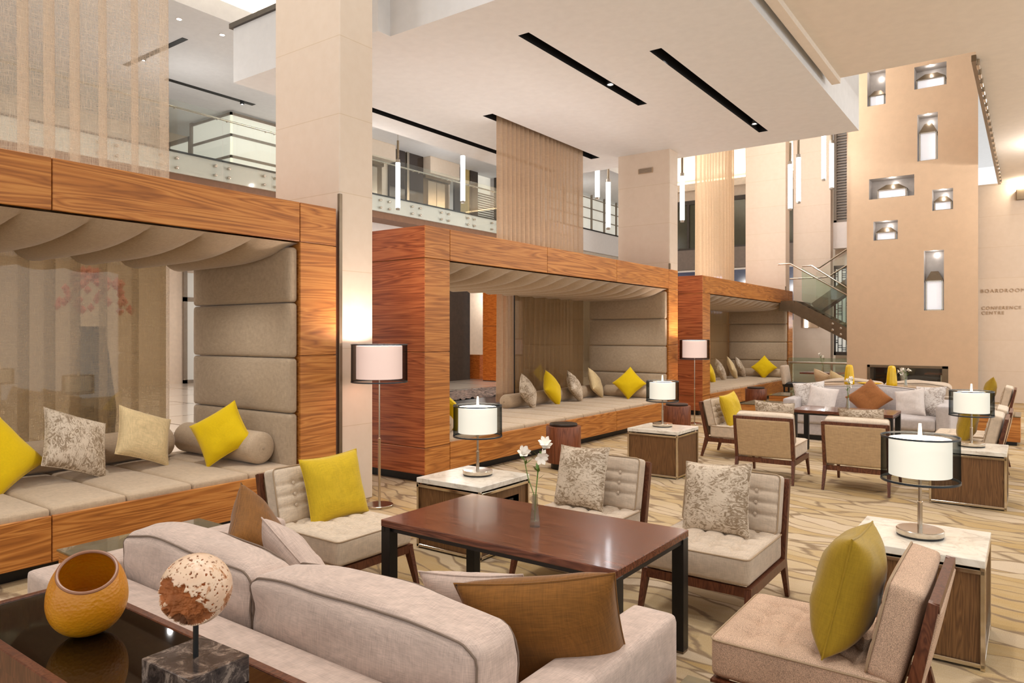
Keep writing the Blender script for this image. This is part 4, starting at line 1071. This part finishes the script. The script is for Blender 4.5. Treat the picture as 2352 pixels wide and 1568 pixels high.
# ------------------------------------------------------------------ cushions
def pillow_mesh(s, th, seed, n=26, wr=.012, flop=0):
    rnd = random.Random(seed); o = Vector((rnd.random() * 20, rnd.random() * 20, rnd.random() * 20)); a = s / 2; m = MB()
    for sg in (-1, 1):
        def f(u, v):
            x, z = 2 * u - 1, 2 * v - 1
            x = math.sin(x * PI / 2) * .35 + x * .65; z = math.sin(z * PI / 2) * .35 + z * .65
            k = max(0, (1 - x ** 4)) ** .55 * max(0, (1 - z ** 4)) ** .55 * .75 + .25 * max(0, 1 - x * x) * max(0, 1 - z * z)
            pin = 1 - .075 * (1 - z ** 2) * abs(x) ** 1.5; pin2 = 1 - .075 * (1 - x ** 2) * abs(z) ** 1.5
            y = sg * th * k
            w = noise.noise(Vector((x * 2.0, z * 2.0, sg * 3)) + o) * wr * k + noise.noise(Vector((x * 5, z * 5, sg * 7)) + o) * wr * .35 * k
            y += w
            zz = a * z * pin2; yy = y + flop * (z * z) * .5
            return (a * x * pin, yy, zz)
        m.grid(f, n, n)
    return m
def pillow(loc, az, lean, roll, mat, label, group, s=.48, th=.085, seed=None, flop=0):
    pillow.k += 1
    T = Matrix.Translation(loc) @ Matrix.Rotation(R(az), 4, 'Z') @ Matrix.Rotation(R(lean), 4, 'X') @ Matrix.Rotation(R(roll), 4, 'Y')
    o = pillow_mesh(s, th, seed or pillow.k, flop=flop).build('cushion', mat, None, 75)
    o.matrix_world = T
    tag(o, label, 'cushion', group)
    # edge seam
    pts = []; a = s / 2; N = 24
    for side in range(4):
        for k in range(N):
            q = -1 + 2 * k / N; q = math.sin(q * PI / 2) * .35 + q * .65
            e = 1 - .075 * (1 - q * q); x, z = ((q, -e), (e, q), (-q, e), (-e, -q))[side]
            pts.append((x * a, flop * z * z * .5, z * a))
    MB().tube(pts, .0035, 5, True).build('seam', mat, o, 60)
    return o
pillow.k = 0
A1 = 'cushions in the nearest alcove'
# az: facing direction (0 = +Y, -90 = +X, 180 = -Y, 90 = -X)
pillow((-6.5, 2.13, .755), -80, 28, 30, 'yellow', 'yellow cushion cut by the left edge of the photo', A1, .52, .10)
pillow((-6.5, 2.70, .785), -72, 30, 66, 'pattern', 'taupe patterned cushion on its corner in the nearest alcove', A1, .55, .095)
pillow((-6.55, 3.30, .775), -80, 30, 66, 'sand', 'plain sand cushion between the patterned and yellow ones in the nearest alcove', A1, .50, .085)
pillow((-6.12, 3.80, .775), -150, 24, 34, 'yellow', 'bright yellow cushion leaning on the end bolster of the nearest alcove', A1, .47, .085)
A2 = 'cushions in the middle alcove'
pillow((-6.72, 9.70, .755), -75, 22, 42, 'pattern', 'taupe patterned cushion leftmost along the back of the middle alcove', A2, .46, .10)
pillow((-6.72, 10.44, .765), -78, 22, 45, 'yellow', 'yellow cushion between the two patterned ones in the middle alcove', A2, .48, .11)
pillow((-6.72, 11.2, .745), -72, 24, 50, 'pattern', 'taupe patterned cushion between the yellow and sand ones in the middle alcove', A2, .46, .10)
pillow((-6.75, 12.02, .765), -75, 22, 60, 'sand', 'sand cushion next to the padded end of the middle alcove', A2, .48, .09)
pillow((-6.18, 12.30, .775), -165, 20, 45, 'yellow', 'yellow cushion on its point at the end of the middle alcove', A2, .46, .09)
pillow((-5.98, 6.82, .75), -20, 20, 30, 'yellow', 'yellow cushion mostly hidden behind the walnut post of the middle alcove', A2, .46, .09)
A3 = 'cushions in the farthest alcove'
pillow((-6.6, 17.6, .76), -70, 22, 45, 'yellow', 'yellow cushion at the left in the farthest alcove', A3, .52, .11)
pillow((-6.68, 18.65, .74), -72, 22, 40, 'pattern', 'taupe patterned cushion second from left in the farthest alcove', A3, .5, .10)
pillow((-6.68, 19.55, .76), -72, 22, 48, 'sand', 'sand cushion between two patterned ones in the farthest alcove', A3, .52, .09)
pillow((-6.7, 20.3, .745), -72, 22, 42, 'pattern', 'taupe patterned cushion beside the end bolster in the farthest alcove', A3, .5, .10)
pillow((-6.12, 20.58, .77), -170, 18, 45, 'yellow', 'yellow cushion on its point at the end of the farthest alcove', A3, .5, .09)
S1 = 'cushions on the near sofa'
pillow((-3.06, 2.12, .655), -48, 26, 20, 'brown', 'brown cushion in the left corner of the near sofa', S1, .50, .10)
pillow((-2.70, 2.08, .62), -20, 34, 46, 'sofa', 'pinkish grey cushion beside the left brown one on the near sofa', S1, .46, .09)
pillow((-1.345, 2.07, .645), 26, 24, -9, 'brown', 'large brown cushion at the right end of the near sofa', S1, .55, .13)
pillow((-1.70, 2.18, .60), 12, 26, -8, 'sofa', 'pinkish grey cushion half hidden behind the large brown one', S1, .46, .09)
CH = 'cushions on the lounge chairs'
pillow((-3.90, 3.28, .645), -98, 16, 3, 'olive_yellow', 'olive yellow cushion on the chair left of the near table', CH, .46, .09)
pillow((-2.66, 4.52, .655), 170, 16, 4, 'pattern', 'taupe patterned cushion on the chair behind the near table', CH, .46, .08)
pillow((-1.63, 4.47, .650), 172, 16, 5, 'pattern', 'taupe patterned cushion on the chair right of the near table', CH, .46, .08)
pillow((-.60, 3.16, .675), 90, 12, 4, 'olive', 'olive cushion on the large chair in the bottom right corner', CH, .48, .12)
pillow((-3.40, 9.93, .65), -98, 16, 6, 'olive_yellow', 'yellow cushion on the chair by the far floor lamp', CH, .46, .09)
pillow((-2.44, 8.62, .69), 0, 12, 2, 'pattern', 'patterned cushion rising above the left of the two chairs seen from behind', CH, .46, .08)
pillow((-1.50, 8.62, .665), 0, 12, -2, 'pattern', 'patterned cushion rising above the right of the two chairs seen from behind', CH, .46, .08)
pillow((-.60, 9.95, .655), 90, 14, 6, 'olive', 'olive cushion behind the far right table lamp', CH, .46, .10)
pillow((-.60, 15.3, .67), 90, 14, 20, 'olive', 'olive cushion on the farthest right chair', CH, .46, .10)
S2 = 'cushions on the pale grey sofa'
pillow((-3.02, 12.72, .66), 192, 20, 6, 'pattern_grey', 'grey patterned cushion at the left end of the pale grey sofa', S2, .50, .10)
pillow((-2.80, 12.60, .62), 186, 24, -8, 'white_linen', 'white cushion beside the left patterned one on the pale grey sofa', S2, .45, .09)
pillow((-2.12, 12.74, .67), 180, 30, 45, 'rust', 'rust brown cushion standing on its corner in the middle of the pale grey sofa', S2, .50, .09)
pillow((-1.52, 12.62, .63), 160, 20, 12, 'white_linen', 'white cushion at the right on the pale grey sofa', S2, .45, .09)
pillow((-1.28, 12.74, .66), 150, 20, 4, 'pattern_grey', 'grey patterned cushion at the right end of the pale grey sofa', S2, .50, .10)
S3 = 'cushions on the far beige sofa'
pillow((-3.25, 14.75, .76), -50, 24, 14, 'brown_tan', 'tan brown cushion at the left end of the far beige sofa', S3, .5, .11) if 'brown_tan' in M else pillow((-3.22, 14.72, .76), -50, 24, 14, 'tan_back', 'tan brown cushion at the left end of the far beige sofa', S3, .5, .11)
pillow((-2.95, 14.6, .74), -20, 24, 30, 'sand', 'sand cushion next to the tan one on the far beige sofa', S3, .46, .09)

# ------------------------------------------------------------------ console table in the foreground
t = thing('console_table', 'wood console table with dark glass top behind the near sofa', 'console', (0, 0, 0))
X0, X1, Y0, Y1, ZC = -3.06, -.60, .86, 1.285, .72
MB().box(X0 + .03, X1 - .03, Y0 + .03, Y1 - .03, ZC - .02, ZC, .001).build('glass_top', 'black_lacquer', t)
MB().box(X0, X1, Y1 - .03, Y1, ZC - .06, ZC + .004, .003).box(X0, X1, Y0, Y0 + .03, ZC - .06, ZC + .004, .003).box(X0, X0 + .03, Y0, Y1, ZC - .06, ZC + .004, .003).box(X1 - .03, X1, Y0, Y1, ZC - .06, ZC + .004, .003).build('wood_edge', 'chair_wood', t)
MB().box(X0 + .02, X1 - .02, Y0 + .02, Y1 - .02, .05, ZC - .06, .004).build('body', 'chair_wood', t); MB().box(X0 + .06, X1 - .06, Y0 + .06, Y1 - .06, 0, .05).build('plinth', 'black', t)
# amber vase
def amber_vase():
    t = thing('amber_vase', 'amber faceted glass vase with a slanted mouth', 'vase', (-2.50, 1.075, ZC + .001))
    D = Vector((.916, -.40)); n, K = 72, 40
    def surf(a, u, off):
        # egg profile, u = 0 bottom .. 1 top
        e = -PI / 2 + PI * u; rr = .119 - off
        z = .116 + (.116 if e < 0 else .155) * math.sin(e) - (off if e > 0 else -off); r = rr * math.cos(e) ** (.85 if e < 0 else 1)
        return Vector((r * math.cos(a), r * math.sin(a), max(z, off)))
    def ucut(a):
        lo, hi = .5, 1
        for _ in range(30):
            m = (lo + hi) / 2; q = surf(a, m, 0)
            if q.z < .232 - .56 * (q.x * D.x + q.y * D.y): lo = m
            else: hi = m
        return lo
    cuts = [ucut(2 * PI * i / n) for i in range(n)]; m = MB()
    for off in (0, .006):
        vs = [surf(2 * PI * i / n, .02 + (cuts[i] - .02) * j / K, off) for j in range(K + 1) for i in range(n)]
        fs = [[j * n + i, j * n + (i + 1) % n, (j + 1) * n + (i + 1) % n, (j + 1) * n + i] for j in range(K) for i in range(n)] + [list(range(n))]
        m.add(vs, fs)
    m.build('body', 'amber', t, 80)
    MB().tube([surf(2 * PI * i / n, cuts[i], .003) for i in range(n)], .0058, 8, True).build('rim', plain('brown rim', (140, 92, 62), .3), t)
amber_vase()
# fossil sphere on stand
def sphere():
    t = thing('stone_sphere_sculpture', 'pitted cream stone sphere on a black rod and dark stone block', 'sculpture', (-1.90, 1.102, ZC), R(2))
    b = .115; zb = .075
    MB().box(-b, b, -b * .8, b * .8, 0, zb, .002).build('stone_base', 'mottle', t)
    MB().cyl(0, 0, zb, zb + .10, .0075, 14).build('rod', 'black', t)
    zc = zb + .190; r = .097; m = MB(); N = 96
    hol = Vector((.42, -.80, -.42)).normalized(); hol2 = Vector((-.30, -.9, .1)).normalized()
    mm = MB()
    def f(u, v):
        a, e = 2 * PI * u, PI * (v - .5)
        d = Vector((math.cos(e) * math.cos(a), math.cos(e) * math.sin(a), math.sin(e)))
        w = noise.noise(d * 3.1) * .28 + noise.noise(d * 7.5) * .13 + noise.noise(d * 14) * .03
        k = max((d.dot(hol) - .70 + w), (d.dot(hol2) - .84 + w * .9))
        rr = r
        st = max(0, min(1, k / .06)); st = st * st * (3 - 2 * st)
        rr -= st * (.009 + min(.016, max(0, k) * .05) + .0035 * noise.noise(d * 15))
        pit = noise.noise(d * 12 + Vector((5, 1, 2))) + .35 * noise.noise(d * 30)
        p2 = max(0, min(1, (pit - .40) / .12)); rr -= (1 - st) * p2 * p2 * (3 - 2 * p2) * .007
        return tuple(d * rr + Vector((0, 0, zc)))
    m.grid(f, 300, 160)
    o = m.build('stone_sphere', 'coral', t, 60); o.data.materials.append(M['crystal'])
    cz = Vector((0, 0, zc))
    for p in o.data.polygons:
        if (p.center - cz).length < r - .0035: p.material_index = 1
sphere()
# flowers
def bud_vase(x, y, z, label, seed, h=.175, tall=.40, group='bud vases with white flowers'):
    t = thing('bud_vase', label, 'vase', (x, y, z), 0, group)
    MB().lathe([(.0, .0), (.030, .0), (.031, .01), (.018, h * .75), (.017, h), (.0145, h), (.0155, h * .75), (.026, .03), (.0, .022)], 6).build('glass_body', 'vase_glass', t, 20)
    f = thing('flower_sprig', 'white flowers on green stems in the ' + label[label.find('vase'):], 'flowers', (x, y, z), 0, 'white flower sprigs'); rnd = random.Random(seed)
    tips = []
    for k in range(3):
        a = rnd.random() * 6.28; L = tall * (.86 + .16 * k / 2); dx, dy = .05 * math.cos(a + k * 2.1), .05 * math.sin(a + k * 2.1)
        pts = [(0, 0, .03), (dx * .12, dy * .12, h), (dx * .6 - .01, dy * .6, L * .7), (dx - .015, dy, L)]
        MB().tube(pts, .0025, 6).build('stem', 'leaf', f); tips.append(Vector(pts[-1]))
        m = MB()
        for j in range(4):
            c = Vector(pts[2]).lerp(Vector(pts[3]), rnd.random()); b = rnd.random() * 6.28; d = Vector((math.cos(b), math.sin(b), .8)); e = d.cross(Vector((0, 0, 1))).normalized() * .008
            m.add([c, c + d * .022 + e, c + d * .05, c + d * .022 - e], [(0, 1, 2, 3)])
        m.build('leaf', 'leaf', f)
    for tp in tips:
        for j in range(2):
            c = tp + Vector((rnd.uniform(-.025, .025), rnd.uniform(-.025, .025), rnd.uniform(-.01, .03))); ax = Vector((rnd.uniform(-1, 1), rnd.uniform(-1, 1), rnd.uniform(-.2, 1))).normalized()
            T = Matrix.Translation(c) @ ax.to_track_quat('Z', 'Y').to_matrix().to_4x4(); m = MB()
            for q in range(6):
                Q = T @ Matrix.Rotation(q * PI / 3, 4, 'Z')
                m.add([(0, 0, 0), (.011, -.010, .020), (.027, -.012, .036), (.038, 0, .042), (.027, .012, .036), (.011, .010, .020)], [(0, 1, 2, 3, 4, 5)], Q)
            m.build('blossom', 'petal', f)
bud_vase(-2.195, 3.235, .65, 'slim glass vase on the near dark wood table', 3)
bud_vase(-2.05, 10.74, .65, 'slim glass vase on the table before the pale grey sofa', 8)
# console with yellow vases
t = thing('console_table', 'pale console behind the grey sofa carrying yellow vases', 'console', (-2.1, 13.78, 0))
MB().box(-1.0, .95, -.22, .22, .78, .82, .004).build('console_top', 'bronze_light', t); MB().box(-.98, .93, -.2, .2, .06, .78, .004).build('body', 'oak', t); MB().box(-.95, .9, -.17, .17, 0, .06).build('plinth', 'black', t)
def yvase(x, y, label):
    t = thing('yellow_vase', label, 'vase', (x, y, .82), 0, 'tall yellow ribbed vases'); m = MB(); n = 40; vs = []; prof = [(.075, 0), (.083, .012), (.083, .05), (.072, .2), (.060, .30), (.050, .335), (.03, .345), (.02, .34)]
    m.lathe(prof, n); m.v = [(x_ * (1 + .035 * math.cos(10 * math.atan2(y_, x_))), y_ * (1 + .035 * math.cos(10 * math.atan2(y_, x_))), z_) for x_, y_, z_ in m.v]
    m.build('body', 'vase_yellow', t, 60); MB().lathe([(.03, .338), (.026, .346), (.02, .346), (.018, .335)], 20).build('lip', 'vase_yellow', t)
yvase(-2.60, 13.74, 'tall yellow ribbed vase, left of the two on the console'); yvase(-1.93, 13.74, 'tall yellow ribbed vase, right of the two on the console')
t = thing('yellow_dish', 'shallow yellow dish between the two yellow vases', 'dish', (-2.28, 13.78, .82)); MB().lathe([(.09, 0), (.2, .03), (.205, .034), (.19, .03), (.085, .012), (0, .012)], 36).build('bowl', 'vase_yellow', t); MB().lathe([(.07, -.0), (.07, .004)], 24).build('foot', 'vase_yellow', t)
bud_vase(-1.72, 13.74, .82, 'slim glass vase beside the right yellow vase', 12, .12, .26)
# restaurant corner
def cafe_table(x, y, z, label, w=.45):
    t = thing('cafe_table', label, 'table', (x, y, 0), 0, 'cafe tables by the tower')
    MB().box(-w, w, -.35, .35, z - .04, z, .004).build('tabletop', 'table_wood', t); MB().box(-.04, .04, -.04, .04, .03, z - .04).build('pedestal', 'chrome', t); MB().box(-.22, .22, -.22, .22, 0, .03, .004).build('foot', 'chrome', t)
cafe_table(-4.12, 18.6, .78, 'cafe table between the stair rail and the tower')
cafe_table(-1.75, 20.4, .76, 'cafe table seen through the tower opening', .35)
def cafe_chair(x, y, rz, label):
    t = thing('cafe_chair', label, 'chair', (x, y, 0), rz, 'cafe chairs by the tower')
    MB().cush(.24, .24, .05, .03, 6, (0, 0, .02), Matrix.Translation((0, 0, .46))).build('seat', 'black', t, 60)
    MB().cush(.25, .05, .24, .04, 8, (0, .02, 0), Matrix.Translation((0, -.22, .70)) @ Matrix.Rotation(R(8), 4, 'X')).build('backrest', 'cream_grey', t, 60)
    for sx in (-1, 1):
        for sy in (-1, 1): MB().box(sx * .2 - .018, sx * .2 + .018, sy * .2 - .018, sy * .2 + .018, 0, .43).build('leg', 'black', t)
cafe_chair(-4.72, 18.4, -PI / 2, 'cafe chair with pale back beside the stair rail'); cafe_chair(-2.4, 20.5, -PI / 2, 'cafe chair with pale back seen through the tower opening')
bud_vase(-4.1, 18.55, .78, 'slim glass vase on the cafe table by the stair', 21)
t = thing('pepper_mill', 'small pale mill on the table seen through the tower opening', 'mill', (-1.62, 20.2, .76)); MB().lathe([(.04, 0), (.03, .05), (.04, .1), (.025, .13)], 16).build('body', 'marble', t); MB().lathe([(.03, .13), (.035, .16), (.0, .18)], 16).build('knob', 'marble', t)
print('objects', len(COL.objects))
